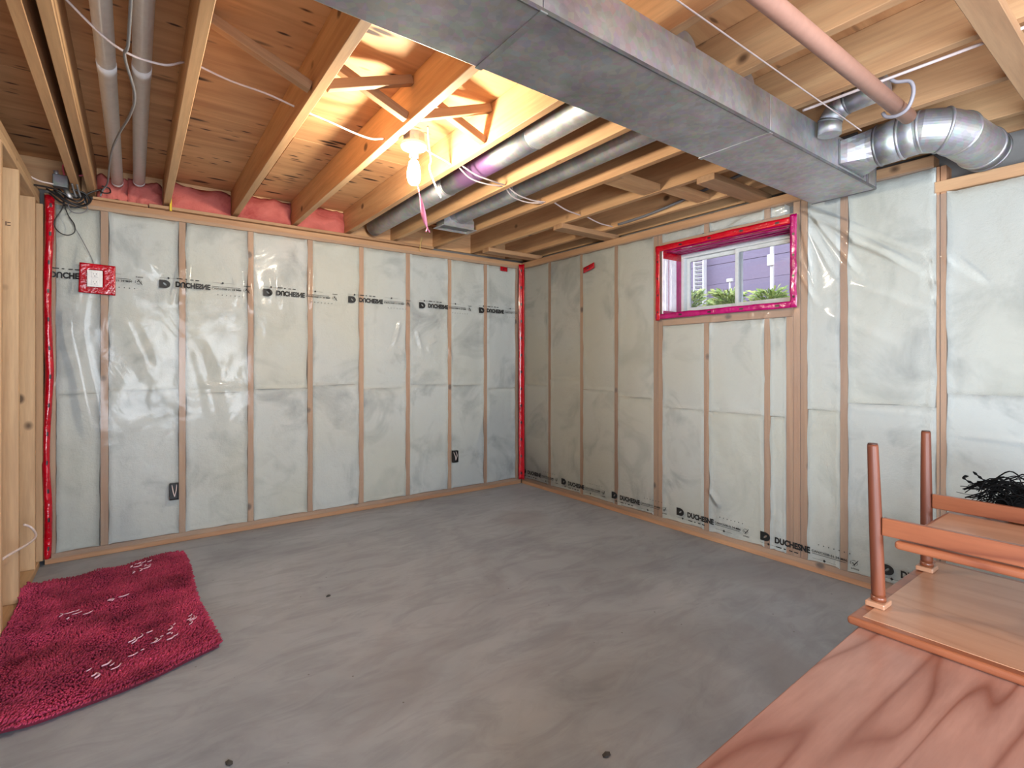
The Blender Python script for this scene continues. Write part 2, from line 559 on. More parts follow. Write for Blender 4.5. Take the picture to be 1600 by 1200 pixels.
# ---- film relief: offset of the sheet towards the room
def ridge_sum(a, b, ridges):
    s = 0.0
    for (a0, b0, a1, b1, amp, w) in ridges:
        dx, dy = a1-a0, b1-b0
        l2 = dx*dx+dy*dy
        t = ((a-a0)*dx+(b-b0)*dy)/l2
        if t < -0.15 or t > 1.15: continue
        px, py = a-(a0+dx*t), b-(b0+dy*t)
        d2 = px*px+py*py
        if d2 > 9*w*w: continue
        fade = max(0.0, min(1.0, (t+0.15)/0.25))*max(0.0, min(1.0, (1.15-t)/0.4))
        s += 1.25*amp*math.exp(-d2/(w*w))*fade
    return s

RB = [(-2.846, 1.836, -2.885, 1.599, .014, .014), (-2.818, 1.84, -2.826, 1.68, .012, .012),
      (-2.468, 1.925, -2.415, 1.588, .016, .015), (-2.394, 1.59, -2.43, 1.83, .014, .013),
      (-2.509, 1.852, -2.517, 1.626, .012, .018), (-2.56, 1.88, -2.50, 1.72, .010, .02),
      (-2.31, 1.828, -2.289, 1.643, .010, .02), (-2.223, 1.79, -2.215, 1.602, .010, .018),
      (-1.996, 1.909, -2.005, 1.616, .010, .014), (-1.291, 1.555, -1.348, 1.338, .012, .014),
      (-1.143, 1.48, -1.083, 1.26, .012, .013), (-1.113, 1.565, -.99, 1.43, .012, .012),
      (-1.008, 1.598, -.926, 1.489, .010, .012), (-1.021, 1.373, -.939, 1.404, .010, .012),
      (-1.033, 1.345, -1.008, 1.261, .010, .012), (-.83, 1.349, -.797, 1.206, .010, .012),
      (-2.223, .918, -1.751, .914, .006, .009), (-1.488, .925, -1.203, .925, .006, .009),
      (-2.71, 1.046, -2.477, 1.019, .006, .012), (-3.10, 1.95, -2.98, 1.78, .008, .03),
      (-3.3, 2.05, -3.4, 1.35, .010, .04), (-3.42, 1.5, -3.30, 0.75, .012, .04),
      (-3.15, 1.5, -3.0, 1.1, .008, .05), (-2.75, 1.3, -2.62, .7, .006, .05)]
RR = [(-2.612, 2.103, -3.265, 1.70, .014, .016), (-2.71, 2.042, -3.265, 1.592, .014, .016),
      (-2.723, 2.028, -2.955, 1.668, .014, .015), (-2.689, 1.989, -2.835, 1.686, .012, .013),
      (-2.665, 1.987, -2.737, 1.646, .012, .013), (-2.647, 1.732, -2.75, 1.518, .012, .013),
      (-2.212, 2.06, -2.612, 2.112, .010, .010), (-2.256, 2.085, -2.519, 2.13, .010, .010),
      (-2.682, 2.074, -2.91, 1.932, .012, .011), (-2.91, 1.847, -3.111, 1.726, .014, .018),
      (-2.95, 1.60, -3.24, 1.45, .008, .022), (-2.80, 1.45, -3.1, 1.30, .006, .03),
      (-3.313, 1.813, -3.45, 1.66, .012, .014), (-2.647, 1.51, -2.594, 1.44, .010, .010),
      (-2.462, 1.48, -2.422, 1.40, .008, .010), (-2.36, 1.49, -2.37, 1.40, .007, .008),
      (-2.10, 1.49, -2.07, 1.38, .008, .010), (-2.075, .344, -2.145, .252, .012, .02),
      (-3.35, .92, -3.6, .91, .006, .012), (-2.9, .95, -3.25, .93, .006, .010)]
def d_back(x, z):
    return max(.0015, .006+.006*fbm(x*2.2, z*1.3, 3.1, 2)+.0015*fbm(x*9, z*4, 8.0, 2)+ridge_sum(x, z, RB))
def d_right(y, z):
    w = ridge_sum(y, z, RR)
    return max(.0015, .005+.004*fbm(y*1.9, z*1.2, 17.0, 2)+.0012*fbm(y*8, z*4, 28.0, 2)+w)

def sheet(name, a0, a1, z0, z1, step, fn, parent, hole=None, flip=False):
    na = int((a1-a0)/step); nz = int((z1-z0)/step)
    vs, fs = [], []
    for j in range(nz+1):
        z = z0+(z1-z0)*j/nz
        for i in range(na+1):
            vs.append(fn(a0+(a1-a0)*i/na, z))
    for j in range(nz):
        zc = z0+(z1-z0)*(j+.5)/nz
        for i in range(na):
            ac = a0+(a1-a0)*(i+.5)/na
            if hole and hole[0] < ac < hole[1] and hole[2] < zc < hole[3]: continue
            k = j*(na+1)+i
            fs.append((k, k+1, k+na+2, k+na+1) if not flip else (k, k+na+1, k+na+2, k+1))
    return raw(name, vs, fs, M['film'], parent, (0, 0, 0), True)

def batt_mesh(w, h, seed, amp=0.016):
    """front skin of a fibreglass batt in the a-b plane, c = depth (0 = film side of the studs)"""
    na, nb = max(6, int(w/.03)), max(4, int(h/.035))
    vs, fs = [], []
    for j in range(nb+1):
        v = j/nb; b = (v-.5)*h
        eL = -.0015+.008*fbm(b*5+seed, seed*2.1, 1.0, 3)
        eR = -.0015+.008*fbm(b*5-seed, seed*3.3, 7.0, 3)
        for i in range(na+1):
            u = i/na
            a = -w/2-eL+(w+eL+eR)*u
            e = min(u, 1-u)*w; g = min(v, 1-v)*h
            bb = b+(.004*fbm(a*7, seed+v, 3, 2) if j in (0, nb) else 0)
            cr = max(0, .10-abs(fbm(a*2.2+seed, b*2.6, seed, 2)))*.10
            drop = .010*math.exp(-(e/.02))*(.5+.5*math.sin(b*9+seed)) + .008*math.exp(-(g/.012))
            c = .010 + drop + cr + amp*fbm(a*4+seed, b*3, seed*1.7, 3)*min(1, e/.05)
            if i in (0, na): c = .0025
            vs.append((a, bb, max(.0015, c)))
    for j in range(nb):
        for i in range(na):
            k = j*(na+1)+i
            fs.append((k, k+1, k+na+2, k+na+1))
    def skirt(idx):
        b0 = len(vs)
        for q in idx: vs.append((max(-w/2, min(w/2, vs[q][0])), max(-h/2, min(h/2, vs[q][1])), .060))
        for t in range(len(idx)-1): fs.append((idx[t], idx[t+1], b0+t+1, b0+t))
    skirt([i for i in range(na+1)]); skirt([nb*(na+1)+i for i in range(na+1)])
    skirt([j*(na+1) for j in range(nb+1)]); skirt([j*(na+1)+na for j in range(nb+1)])
    return vs, fs

def batt_back(x0, x1, z0, z1, parent, seed):
    vs, fs = batt_mesh(x1-x0, z1-z0, seed)
    c = Vector(((x0+x1)/2, 0, (z0+z1)/2))
    return raw('insulation_batt', [(a, d, b) for a, b, d in vs], fs, M['batt'], parent, c, True)

def batt_right(y0, y1, z0, z1, parent, seed):
    vs, fs = batt_mesh(abs(y1-y0), z1-z0, seed)
    c = Vector((0, (y0+y1)/2, (z0+z1)/2))
    return raw('insulation_batt', [(d, a, b) for a, b, d in vs], fs, M['batt'], parent, c, True)

SW = .019
# ---- wall_back (y = 0)
wb = empty('wall_back', (0, 0, 0))
tag(wb, 'insulated stud wall under clear film with upside-down printing', 'wall', kind='structure')
bs = [-3.49, -3.245, -2.839, -2.428, -2.019, -1.622, -1.215, -.81, -.424, -.055]
box('foundation', (-4.6, .10, -.1), (.3, .3, 2.46), M['foundation'], wb, 0)
box('bottom_plate', (-3.52, .004, .001), (-.001, .089, .060), M['stud_x'], wb)
box('top_plate', (-3.52, .0, 2.128), (.089, .089, PLATE), M['pine_x'], wb)
for i, x in enumerate(bs):
    box('stud', (x-SW, .005, .061), (x+SW, .089, 2.127), M['stud_z'], wb)
for i in range(len(bs)-1):
    x0, x1 = bs[i]+SW+.001, bs[i+1]-SW-.001
    s = 1.0+.02*math.sin(i*2.1)-.03*(i > 6)
    batt_back(x0, x1, .062, s, wb, i*3.3+1)
    batt_back(x0, x1, s+.001, 2.126, wb, i*5.1+40)
box('cap_board', (-3.02, -.034, 2.188), (-.99, .06, 2.208), M['pine_x'], wb, .0015)
box('cap_board', (-3.30, -.020, 2.1875), (-3.025, .06, 2.203), M['pine_x'], wb, .0015)
film_b = sheet('vapour_barrier', -3.50, -.004, .035, 2.150, .0125, lambda x, z: (x, -d_back(x, z), z), wb)

# ---- wall_right (x = 0)
wr = empty('wall_right', (0, 0, 0))
tag(wr, 'insulated stud wall under clear film holding the small window', 'wall', kind='structure')
WY0, WY1, WZ0, WZ1 = -2.606, -1.686, 1.54, 2.012       # rough opening
for lo, hi in (((.10, YF-.2, -.1), (.3, WY0-.004, 2.46)), ((.10, WY1+.004, -.1), (.3, .1, 2.46)),
               ((.10, WY0-.004, -.1), (.3, WY1+.004, WZ0-.004)), ((.10, WY0-.004, WZ1+.004), (.3, WY1+.004, 2.46))):
    box('foundation', lo, hi, M['foundation'], wr, 0)
box('bottom_plate', (.004, -3.262, .001), (.089, -.001, .060), M['stud_y'], wr)
box('bottom_plate', (.004, YF+.1, .001), (.089, -3.264, .060), M['stud_y'], wr)
box('top_plate', (.0, -3.262, 2.128), (.089, -.001, PLATE), M['pine_y'], wr)
box('top_plate', (.0, YF+.1, 2.000), (.089, -3.264, 2.055), M['pine_y'], wr)
full = [-.030, -.423, -.846, -1.239, -1.625, -1.666, -2.626, -2.667, -2.873, -3.290, -3.72, -4.12, -4.52, -4.92, -5.32, -5.72, -6.12]
for y in full:
    if y == -3.290:          # split stud: two halves with a dark crack between
        box('stud', (.005, y-SW, .061), (.089, y+.004, 2.127), M['stud_z'], wr)
        box('stud', (.005, y+.007, .061), (.089, y+SW, 2.127), M['stud_z'], wr)
        continue
    box('stud', (.005, y-SW, .061), (.089, y+SW, 2.127 if y > -3.3 else 1.999), M['stud_z'], wr)
for y in (-2.042, -2.454):
    box('stud', (.005, y-SW, .061), (.089, y+SW, 1.460), M['stud_z'], wr)
    box('stud', (.005, y-SW, 2.066), (.089, y+SW, 2.127), M['stud_z'], wr)
box('stud', (.005, -2.586-SW, .061), (.089, -2.586+SW, 1.460), M['stud_z'], wr)
box('sill_plate', (.005, -2.606, 1.461), (.089, -1.686, 1.539), M['stud_y'], wr)
box('head_plate', (.005, -2.606, 2.013), (.089, -1.686, 2.065), M['stud_y'], wr)
ly = sorted(full + [-2.042, -2.454, -2.586], reverse=True)
for i in range(len(ly)-1):
    y1, y0 = ly[i]-SW-.001, ly[i+1]+SW+.001
    if y1-y0 < .03: continue
    inwin = WY0 < (y0+y1)/2 < WY1
    top = 2.126 if y0 > -3.3 else 1.998
    if inwin:
        batt_right(y0, y1, .062, .865, wr, i*2.7+5); batt_right(y0, y1, .866, 1.458, wr, i*4.1+9)
        if y1-y0 > .05: batt_right(y0, y1, 2.067, 2.126, wr, i+.5)
    else:
        s = .98+.06*math.sin(i*1.7)
        batt_right(y0, y1, .062, s, wr, i*2.9+70); batt_right(y0, y1, s+.001, top, wr, i*3.7+90)
film_r = sheet('vapour_barrier', -4.75, -.004, .035, 2.135, .0125, lambda y, z: (-d_right(y, z), y, z if y > -3.27 else .035+(z-.035)*(1.99-.035)/(2.135-.035)), wr, hole=(-2.612, -1.680, 1.535, 2.018), flip=True)
sheet('vapour_barrier', YF+.1, -4.76, .035, 1.99, .05, lambda y, z: (-d_right(y, z), y, z), wr, flip=True)

# ---- wall_left: bare stud partition (room face x = XL)
wl = empty('wall_left', (XL, 0, 0))
tag(wl, 'bare stud partition of pale lumber at the left edge', 'wall', kind='structure')
box('bottom_plate', (XL-.089, YF+.1, .001), (XL, -.002, .039), M['part_y'], wl)
box('top_plate', (XL-.089, YF+.1, 2.110), (XL, -.002, 2.147), M['part_y'], wl)
box('top_plate', (XL-.089, YF+.1, 2.148), (XL, -.002, PLATE), M['part_y'], wl)
lys = [-.004, -.142, -.642, -1.046, -1.452, -1.86, -2.26, -2.67, -3.07, -3.48, -3.88, -4.24, -5.80, -6.16]
for y in lys:
    box('stud', (XL-.089, y-.038, .040), (XL+(.018 if y > -.01 else 0), y, 2.109), M['part_z'], wl)
box('panel', (XL-.104, -4.28, 0), (XL-.090, .09, PLATE), M['drywall'], wl, 0)
box('panel', (XL-.104, YF+.1, 0), (XL-.090, -5.77, PLATE), M['drywall'], wl, 0)
# ---- wall_front behind the camera
wf = empty('wall_front', (0, YF, 0))
tag(wf, 'bare drywall wall behind the viewpoint', 'wall', kind='structure')
box('panel', (-4.6, YF-.2, -.05), (-3.35, YF, 2.46), M['drywall'], wf, 0)
box('panel', (-1.45, YF-.2, -.05), (.3, YF, 2.46), M['drywall'], wf, 0)
box('panel', (-3.35, YF-.2, 2.15), (-1.45, YF, 2.46), M['drywall'], wf, 0)
box('panel', (-3.35, YF-.2, -.05), (-1.45, YF, .08), M['drywall'], wf, 0)
box('panel', (-4.6, YF, -.05), (-4.5, .1, 2.46), M['drywall'], wf, 0)

# ---- ceiling
ce = empty('ceiling', (0, 0, JB))
tag(ce, 'open floor joists with plywood subfloor above', 'ceiling', kind='structure')
JX = [-2.925+.4*k if k != -1 else -3.305 for k in range(-4, 8)]
for x in JX:
    box('joist', (x-SW, YF+.02, JB), (x+SW, .079, JT), M['joist_y'], ce)
box('joist', (-3.395, YF+.02, JB), (-3.357, .079, JT), M['joist_y'], ce)
box('rim_board', (-4.5, .080, JB+.002), (.099, .0985, JT), M['joist_x'], ce)
box('rim_board', (.080, YF+.02, JB+.002), (.0985, .079, JT), M['joist_y'], ce)
# subfloor panels 1.2 x 2.4, long side across the joists
r = 0; y = .10
while y > YF:
    x = -4.6 - (1.2 if r % 2 else 0.2)
    while x < .3:
        a, b_ = max(x, -4.6), min(x+2.4, .3)
        if b_-a > .1:
            box('subfloor_panel', (a+.0015, max(y-1.2, YF)+.0015, JT+.001), (b_-.0015, y-.0015, JT+.019), M['plywood'], ce, .001)
        x += 2.4
    y -= 1.2; r += 1
box('upper_floor', (-4.6, YF-.2, JT+.022), (.3, .3, JT+.06), M['plywood'], ce, 0)
# rim insulation between the joists above the back wall
def pink_lump(x0, x1, z0, z1, seed):
    na, nb = 12, 8
    vs, fs = [], []
    for j in range(nb+1):
        for i in range(na+1):
            u, v = i/na, j/nb
            yy = .055-.06*math.sin(PI*u)**.5*math.sin(PI*min(1, v*.9+.1))**.6+.040*fbm(u*4+seed, v*3, seed, 3)
            zz = z0+(z1-z0)*v+.018*fbm(u*4+seed*2, v*2, 5, 2)
            vs.append((x0+(x1-x0)*u, yy, zz))
    b0 = len(vs)
    for i in range(na+1):
        vs.append((x0+(x1-x0)*i/na, .078, vs[nb*(na+1)+i][2]-.01))
    for j in range(nb):
        for i in range(na):
            k = j*(na+1)+i; fs.append((k, k+1, k+na+2, k+na+1))
    for i in range(na):
        k = nb*(na+1)+i; fs.append((k, k+1, b0+i+1, b0+i))
    raw('rim_insulation', vs, fs, M['pink_batt'], ce, (0, 0, 0), True)
for i, (x0, x1, z1) in enumerate(((-3.283, -3.13, 2.36), (-3.13, -2.947, 2.37), (-2.903, -2.547, 2.385), (-2.503, -2.147, 2.395), (-2.103, -1.747, 2.395))):
    pink_lump(x0, x1, 2.165+.045, z1, i*2.3+1)
# cross bridging
def bridge(xa, xb, y, both=True):
    w, t = .062, .018
    za, zb = JB+.024, JT-.024
    beam('bridging', (xa+SW+.004, y, zb), (xb-SW-.004, y, za), .038, .036, M['pine_y'], ce, up=(0, 1, 0))
    if both: beam('bridging', (xa+SW+.004, y-.05, za), (xb-SW-.004, y-.05, zb), .038, .036, M['pine_y'], ce, up=(0, 1, 0))
for k in (-2.925, -2.525, -2.125):
    bridge(k, k+.4, -1.985, k > -2.9)
# solid blocks between joists near the right wall
box('blocking', (-.905+.001, -2.09, JB+.004), (-.544-.001, -1.99+.03, JB+.042), M['joist_x'], ce)
box('blocking', (-.505+.001, -2.16, JB+.004), (-.145, -2.07, JB+.042), M['joist_x'], ce)
# flat braces from the wall plate to the joist
for y0, y1 in ((-2.455, -2.345), (-1.225, -1.125), (-.255, -.150)):
    box('wall_brace', (-.56, y0, PLATE+.0005), (.06, y1, JB-.0005), M['pine_x'], ce)
box('wall_brace', (-1.9, -3.700, PLATE), (.06, -3.625, JB-.0005), M['pine_x'], ce)

# ---- window_1
wn = empty('window_1', (.09, (WY0+WY1)/2, WZ0))
tag(wn, 'small white sliding basement window lined with red tape, part of it tinted magenta as backlit', 'window', kind='structure')
gx0, gx1 = .208, .258
iy0, iy1, iz0, iz1 = WY0+.014, WY1-.014, WZ0+.010, WZ1-.014
box('reveal_panel', (-.004, WY1-.014, WZ0), (gx1, WY1, WZ1), M['white_wrap'], wn, .002)
box('reveal_panel', (-.004, WY0, WZ0), (gx1, WY0+.014, WZ1), M['backlit_tape'], wn, .002)
box('reveal_panel', (-.004, WY0+.014, WZ1-.014), (gx1, WY1-.014, WZ1), M['backlit_tape'], wn, .002)
box('reveal_panel', (-.004, WY0+.014, WZ0), (gx1, WY1-.014, WZ0+.010), M['backlit_tape'], wn, .002)
# tape strips on the reveal corners
def strip(name, lo, hi, mat, parent):
    return box(name, lo, hi, mat, parent, .0006)
strip('tape_strip', (.150, iy1-.0025, iz0), (gx0, iy1-.0005, iz1), M['backlit_tape'], wn)
strip('tape_strip', (-.006, iy1-.0025, iz1-.05), (gx0, iy1-.0004, iz1), M['red_tape'], wn)
strip('tape_strip', (-.006, iy1-.0025, iz0), (.150, iy1-.0005, iz0+.02), M['backlit_tape'], wn)
strip('tape_strip', (.056, iy1-.0035, iz0), (.060, iy1-.0005, iz1-.05), M['backlit_tape'], wn)
strip('tape_strip', (-.006, iy0, iz1-.0025), (.05, iy1, iz1-.0005), M['red_tape'], wn)
# wavy folds of tape along the head
def fold(y0, y1, x, z, amp, rad, mat):
    pts = [Vector((x+amp*fbm(t*3, x*40, 2, 2), y0+(y1-y0)*t, z+.004*fbm(t*5, x*30, 9, 2))) for t in [i/24 for i in range(25)]]
    return tube('tape_fold', pts, rad, mat, wn, 6, True, .5)
for q, (x, rr) in enumerate(((.030, .007), (.062, .009), (.095, .006), (.128, .008), (.165, .007))):
    fold(iy0+.01, iy1-.01, x, iz1-.003, .014, rr, M['backlit_tape'])
for q, (y_, rr) in enumerate(((0.02, .006), (.085, .005))):
    pts = [Vector((y_+.008*fbm(t*4, q*9.0, 2, 2), iy1-.002, iz0+.02+(iz1-iz0-.08)*t)) for t in [i/20 for i in range(21)]]
    tube('tape_fold', pts, rr, M['white_wrap'], wn, 6, True, .6)
# vinyl frame, sashes, panes
fw = .034
fr = empty('frame_placeholder') ; bpy.data.objects.remove(fr)
def ring(name, x0, x1, y0, y1, z0, z1, w, mat, parent):
    bm = bmesh.new()
    outer = [(y0, z0), (y1, z0), (y1, z1), (y0, z1)]
    inner = [(y0+w, z0+w), (y1-w, z0+w), (y1-w, z1-w), (y0+w, z1-w)]
    cy, cz = (y0+y1)/2, (z0+z1)/2; cx = (x0+x1)/2
    V = {}
    for xi, x in enumerate((x0, x1)):
        for k in range(4):
            V[xi, 0, k] = bm.verts.new((x-cx, outer[k][0]-cy, outer[k][1]-cz))
            V[xi, 1, k] = bm.verts.new((x-cx, inner[k][0]-cy, inner[k][1]-cz))
    for k in range(4):
        n = (k+1) % 4
        bm.faces.new((V[0, 0, k], V[0, 0, n], V[0, 1, n], V[0, 1, k]))
        bm.faces.new((V[1, 0, k], V[1, 1, k], V[1, 1, n], V[1, 0, n]))
        bm.faces.new((V[0, 0, k], V[1, 0, k], V[1, 0, n], V[0, 0, n]))
        bm.faces.new((V[0, 1, k], V[0, 1, n], V[1, 1, n], V[1, 1, k]))
    bmesh.ops.recalc_face_normals(bm, faces=list(bm.faces))
    bmesh.ops.bevel(bm, geom=list(bm.edges), offset=.003, segments=2, affect='EDGES')
    return link(name, mesh_of(bm, name), mat, parent, (cx, cy, cz))
ring('frame', gx0, .288, iy0, iy1, iz0, iz1, .026, M['vinyl'], wn)
ym = (iy0+iy1)/2+.005
for (a, b_, xo) in ((ym-.018, iy1-.027, .240), (iy0+.027, ym+.018, .216)):
    s = ring('sash', xo, xo+.022, a, b_, iz0+.027, iz1-.027, .026, M['vinyl'], wn)
    g = box('glass_pane', (xo+.009, a+.0265, iz0+.0535), (xo+.013, b_-.0265, iz1-.0535), M['glass'], None, 0)
    g.parent = s; g.location = Vector(g.location)-(Vector(s.location)+Vector(wn.location))
# face tape round the opening
def face_tape(y0, y1, z0, z1, mat, seed):
    """strip of tape stuck on the film round the window, with dark printed marks"""
    along_y = (y1-y0) > (z1-z0)
    n = 40
    vs, fs, mi = [], [], []
    for i in range(n+1):
        t = i/n
        e0, e1 = .004*fbm(t*6, seed, 1, 2), .004*fbm(t*6, seed+5, 4, 2)
        for k in range(4):
            s = k/3
            if along_y: yy, zz = y0+(y1-y0)*t, (z0+e0)+(z1+e1-z0-e0)*s
            else: yy, zz = (y0+e0)+(y1+e1-y0-e0)*s, z0+(z1-z0)*t
            vs.append((-.0225-.004*fbm(t*9+s, seed+s*3, 2, 2)-d_right(yy, zz)*.15, yy, zz))
    for i in range(n):
        for k in range(3):
            a = i*4+k; fs.append((a, a+1, a+5, a+4)); mi.append(1 if (i % 9 == 4 and k == 1) else 0)
    o = raw('face_tape', vs, fs, [M[mat], M['tape_mark']], wn, (0, 0, 0), True)
    for p, m_ in zip(o.data.polygons, mi): p.material_index = m_
    sm = o.modifiers.new('thick', 'SOLIDIFY'); sm.thickness = .0012
    return o
face_tape(-2.640, -1.645, 2.000, 2.040, 'red_tape', 1.0)
face_tape(-2.640, -1.645, 1.510, 1.548, 'backlit_tape', 2.0)
face_tape(-1.684, -1.648, 1.500, 2.042, 'red_tape', 3.0)
face_tape(-2.640, -2.602, 1.512, 2.050, 'backlit_tape', 4.0)

# ---- unseen glazed doors, added behind the camera to house the fill lights
d1 = empty('added_door_1', (-2.4, YF-.06, .08)); tag(d1, 'wide glazed patio door added behind the viewpoint for fill light', 'door', kind='structure')
for a, b_ in ((-3.348, -2.40), (-2.40, -1.452)):
    for lo, hi in (((a, .081), (a+.07, 2.149)), ((b_-.07, .081), (b_, 2.149)), ((a+.07, .081), (b_-.07, .16)), ((a+.07, 2.08), (b_-.07, 2.149))):
        box('added_door_rail', (lo[0]+.001, YF-.09, lo[1]), (hi[0]-.001, YF-.04, hi[1]), M['vinyl'], d1, .004)
    box('glass_pane', (a+.07, YF-.068, .16), (b_-.07, YF-.062, 2.08), M['glass'], d1, 0)
d2 = empty('added_door_2', (XL-.06, -5.02, 0)); tag(d2, 'glazed side door added in the partition behind the viewpoint for fill light', 'door', kind='structure')
for lo, hi in (((-5.76, .04), (-5.69, 2.10)), ((-4.36, .04), (-4.29, 2.10)), ((-5.69, .04), (-4.36, .14)), ((-5.69, 2.02), (-4.36, 2.10))):
    box('added_door_rail', (XL-.08, lo[0], lo[1]), (XL-.04, hi[0], hi[1]), M['vinyl'], d2, .004)
box('glass_pane', (XL-.062, -5.69, .14), (XL-.058, -4.36, 2.02), M['glass'], d2, 0)

# ---- printing on the film
def text_mesh(s, size, bold=0.0):
    cu = bpy.data.curves.new('t', 'FONT'); cu.body = s; cu.size = size; cu.offset = bold; cu.resolution_u = 3
    ob = bpy.data.objects.new('t', cu); COL.objects.link(ob)
    dg = bpy.context.evaluated_depsgraph_get()
    me = ob.evaluated_get(dg).to_mesh()
    vs = [(v.co.x, v.co.y) for v in me.vertices]; fs = [tuple(p.vertices) for p in me.polygons]
    ob.evaluated_get(dg).to_mesh_clear()
    bpy.data.objects.remove(ob); bpy.data.curves.remove(cu)
    return vs, fs

def fit(vf, x0, y0, w, h):
    vs, fs = vf
    ax = [v[0] for v in vs]; ay = [v[1] for v in vs]
    sx = w/(max(ax)-min(ax)); sy = h/(max(ay)-min(ay))
    return [(x0+(v[0]-min(ax))*sx, y0+(v[1]-min(ay))*sy) for v in vs], fs

PV, PF = [], []
def addp(vf):
    o = len(PV); PV.extend(vf[0]); PF.extend([tuple(i+o for i in f) for f in vf[1]])
def quad(x0, y0, x1, y1):
    addp(([(x0, y0), (x1, y0), (x1, y1), (x0, y1)], [(0, 1, 2, 3)]))
# D-shaped emblem with a light leaf in it
nn = 32
out_, inn = [], []
for k in range(nn):
    a = 2*PI*k/nn
    cx_, sy_ = math.cos(a), math.sin(a)
    if cx_ < 0:
        q = max(abs(cx_), abs(sy_)); ox, oy = cx_/q*.030, sy_/q*.0265
    else: ox, oy = cx_*.030, sy_*.0265
    out_.append((.030+ox, .0265+oy))
    lx, lz = math.cos(a)*.0125, math.sin(a)*.0055
    inn.append((.031+lx*.7-lz*.7, .0265+lx*.7+lz*.7))
addp((out_+inn, [(k, (k+1) % nn, nn+(k+1) % nn, nn+k) for k in range(nn)]))
addp(fit(text_mesh('DUCHESNE', 1.0, .05), .088, .004, .200, .038))
addp(fit(text_mesh('CAN/CGSB-51.34-M86', 1.0, .02), .296, .020, .180, .013))
for k in range(26): quad(.298+k*.0066, .011, .298+k*.0066+.0054, .0142)
# check mark in a ring with the number under it
for k in range(20):
    a0, a1 = 2*PI*k/20, 2*PI*(k+1)/20
    if k % 5 == 2: continue
    pr = lambda a, r_: (.508+math.cos(a)*r_*1.1, .024+math.sin(a)*r_)
    addp(([pr(a0, .0155), pr(a1, .0155), pr(a1, .0135), pr(a0, .0135)], [(0, 1, 2, 3)]))
addp(([(.499, .026), (.504, .027), (.508, .018), (.526, .042), (.530, .042), (.509, .010)], [(0, 1, 2, 5), (2, 3, 4, 5)]))
addp(fit(text_mesh('6/9005', 1.0, .02), .494, -.010, .038, .008))
# size marks: lines with small diamonds and short bars
quad(-.002, -.0150, .105, -.0138); quad(.300, -.0150, .420, -.0138)
for cx_ in (.050, .362): addp(([(cx_-.008, -.0144), (cx_, -.0225), (cx_+.008, -.0144), (cx_, -.0063)], [(0, 1, 2, 3)]))
for a, b_ in ((.095, .128), (.140, .152), (.170, .190), (.200, .222)): quad(a, -.018, b_, -.012)
for k in range(7): quad(.330+k*.026, .066, .335+k*.026, .071)

def subdiv_print(vs, fs, maxlen=.02):
    bm = bmesh.new()
    bv = [bm.verts.new((v[0], v[1], 0)) for v in vs]
    for f in fs:
        try: bm.faces.new([bv[i] for i in f])
        except ValueError: pass
    bmesh.ops.triangulate(bm, faces=list(bm.faces))
    for _ in range(2):
        es = [e for e in bm.edges if e.calc_length() > maxlen]
        if not es: break
        bmesh.ops.subdivide_edges(bm, edges=es, cuts=1)
        bmesh.ops.triangulate(bm, faces=[f for f in bm.faces if len(f.verts) > 3])
    bm.verts.index_update()
    r_ = [(v.co.x, v.co.y) for v in bm.verts], [tuple(v.index for v in f.verts) for f in bm.faces]
    bm.free(); return r_
PV2, PF2 = subdiv_print(PV, PF)

def crop_print(fn_keep):
    return [f for f in PF2 if all(fn_keep(PV2[i]) for i in f)]
for k, x0 in enumerate((-3.583, -2.966, -2.348, -1.731, -1.118, -.505)):
    z0 = 1.735-.004*k
    fs = crop_print(lambda p: -3.49 < x0+p[0] < -.055)
    vs = [(x0+p[0], -d_back(x0+p[0], z0-p[1])-.0016, z0-p[1]-.05*p[0]*.25) for p in PV2]
    raw('printed_lettering', vs, fs, M['ink'], film_b)
for k, y0 in enumerate((-.02, -.60, -1.20, -1.815, -2.418, -3.045, -3.66)):
    z0 = .106 if k != 3 else .116
    sag = -.02
    vs = [(-d_right(y0-p[0], z0+p[1])-.0016, y0-p[0], z0+p[1]+sag*p[0]*(1 if k in (3, 4) else 0)) for p in PV2]
    raw('printed_lettering', vs, PF2, M['ink'], film_r)

# ================================================================== THINGS ON THE WALLS
def tape_run(name, rows, label, cat='tape', marks=6):
    """vertical strip of red tape; rows = list of point rows across the strip"""
    vs, fs, mi = [], [], []
    m = len(rows[0])
    c = Vector(rows[0][0])
    for r_ in rows: vs.extend([Vector(p)-c for p in r_])
    for i in range(len(rows)-1):
        for k in range(m-1):
            a = i*m+k; fs.append((a, a+1, a+m+1, a+m)); mi.append(1 if (i % marks == 2 and k == (m-1)//2) else 0)
    o = raw(name, vs, fs, [M['red_tape'], M['tape_mark']], None, c, True)
    for p, q in zip(o.data.polygons, mi): p.material_index = q
    sm = o.modifiers.new('thick', 'SOLIDIFY'); sm.thickness = .0012
    return tag(o, label, cat)
rows = []
for i in range(90):
    z = .05+i*(2.165-.05)/89
    wob = .006*math.sin(z*7)+.004*fbm(z*3, 1, 1, 2)
    w0, w1 = -3.519+wob*.6-(.004 if z < .6 else 0), -3.476+wob-.012*(1-z/2.2)
    rows.append([(w0+(w1-w0)*t, -.044-.010*math.sin(PI*t)*(1+fbm(z*8, t, 3, 2)), z) for t in (0, .25, .5, .75, 1)])
tape_run('red_tape', rows, 'long vertical red tape strip sealing the film beside the partition studs', marks=7)
rows = []
for i in range(90):
    z = .05+i*(2.165-.05)/89
    q = .003*fbm(z*5, 4, 1, 2)
    rows.append([(-.052+q, -.026, z), (-.030+q, -.026, z), (-.020, -.040+q, z), (-.020, -.072+q, z)])
tape_run('red_tape', rows, 'red tape strip running down the inside corner of the two film walls', marks=7)
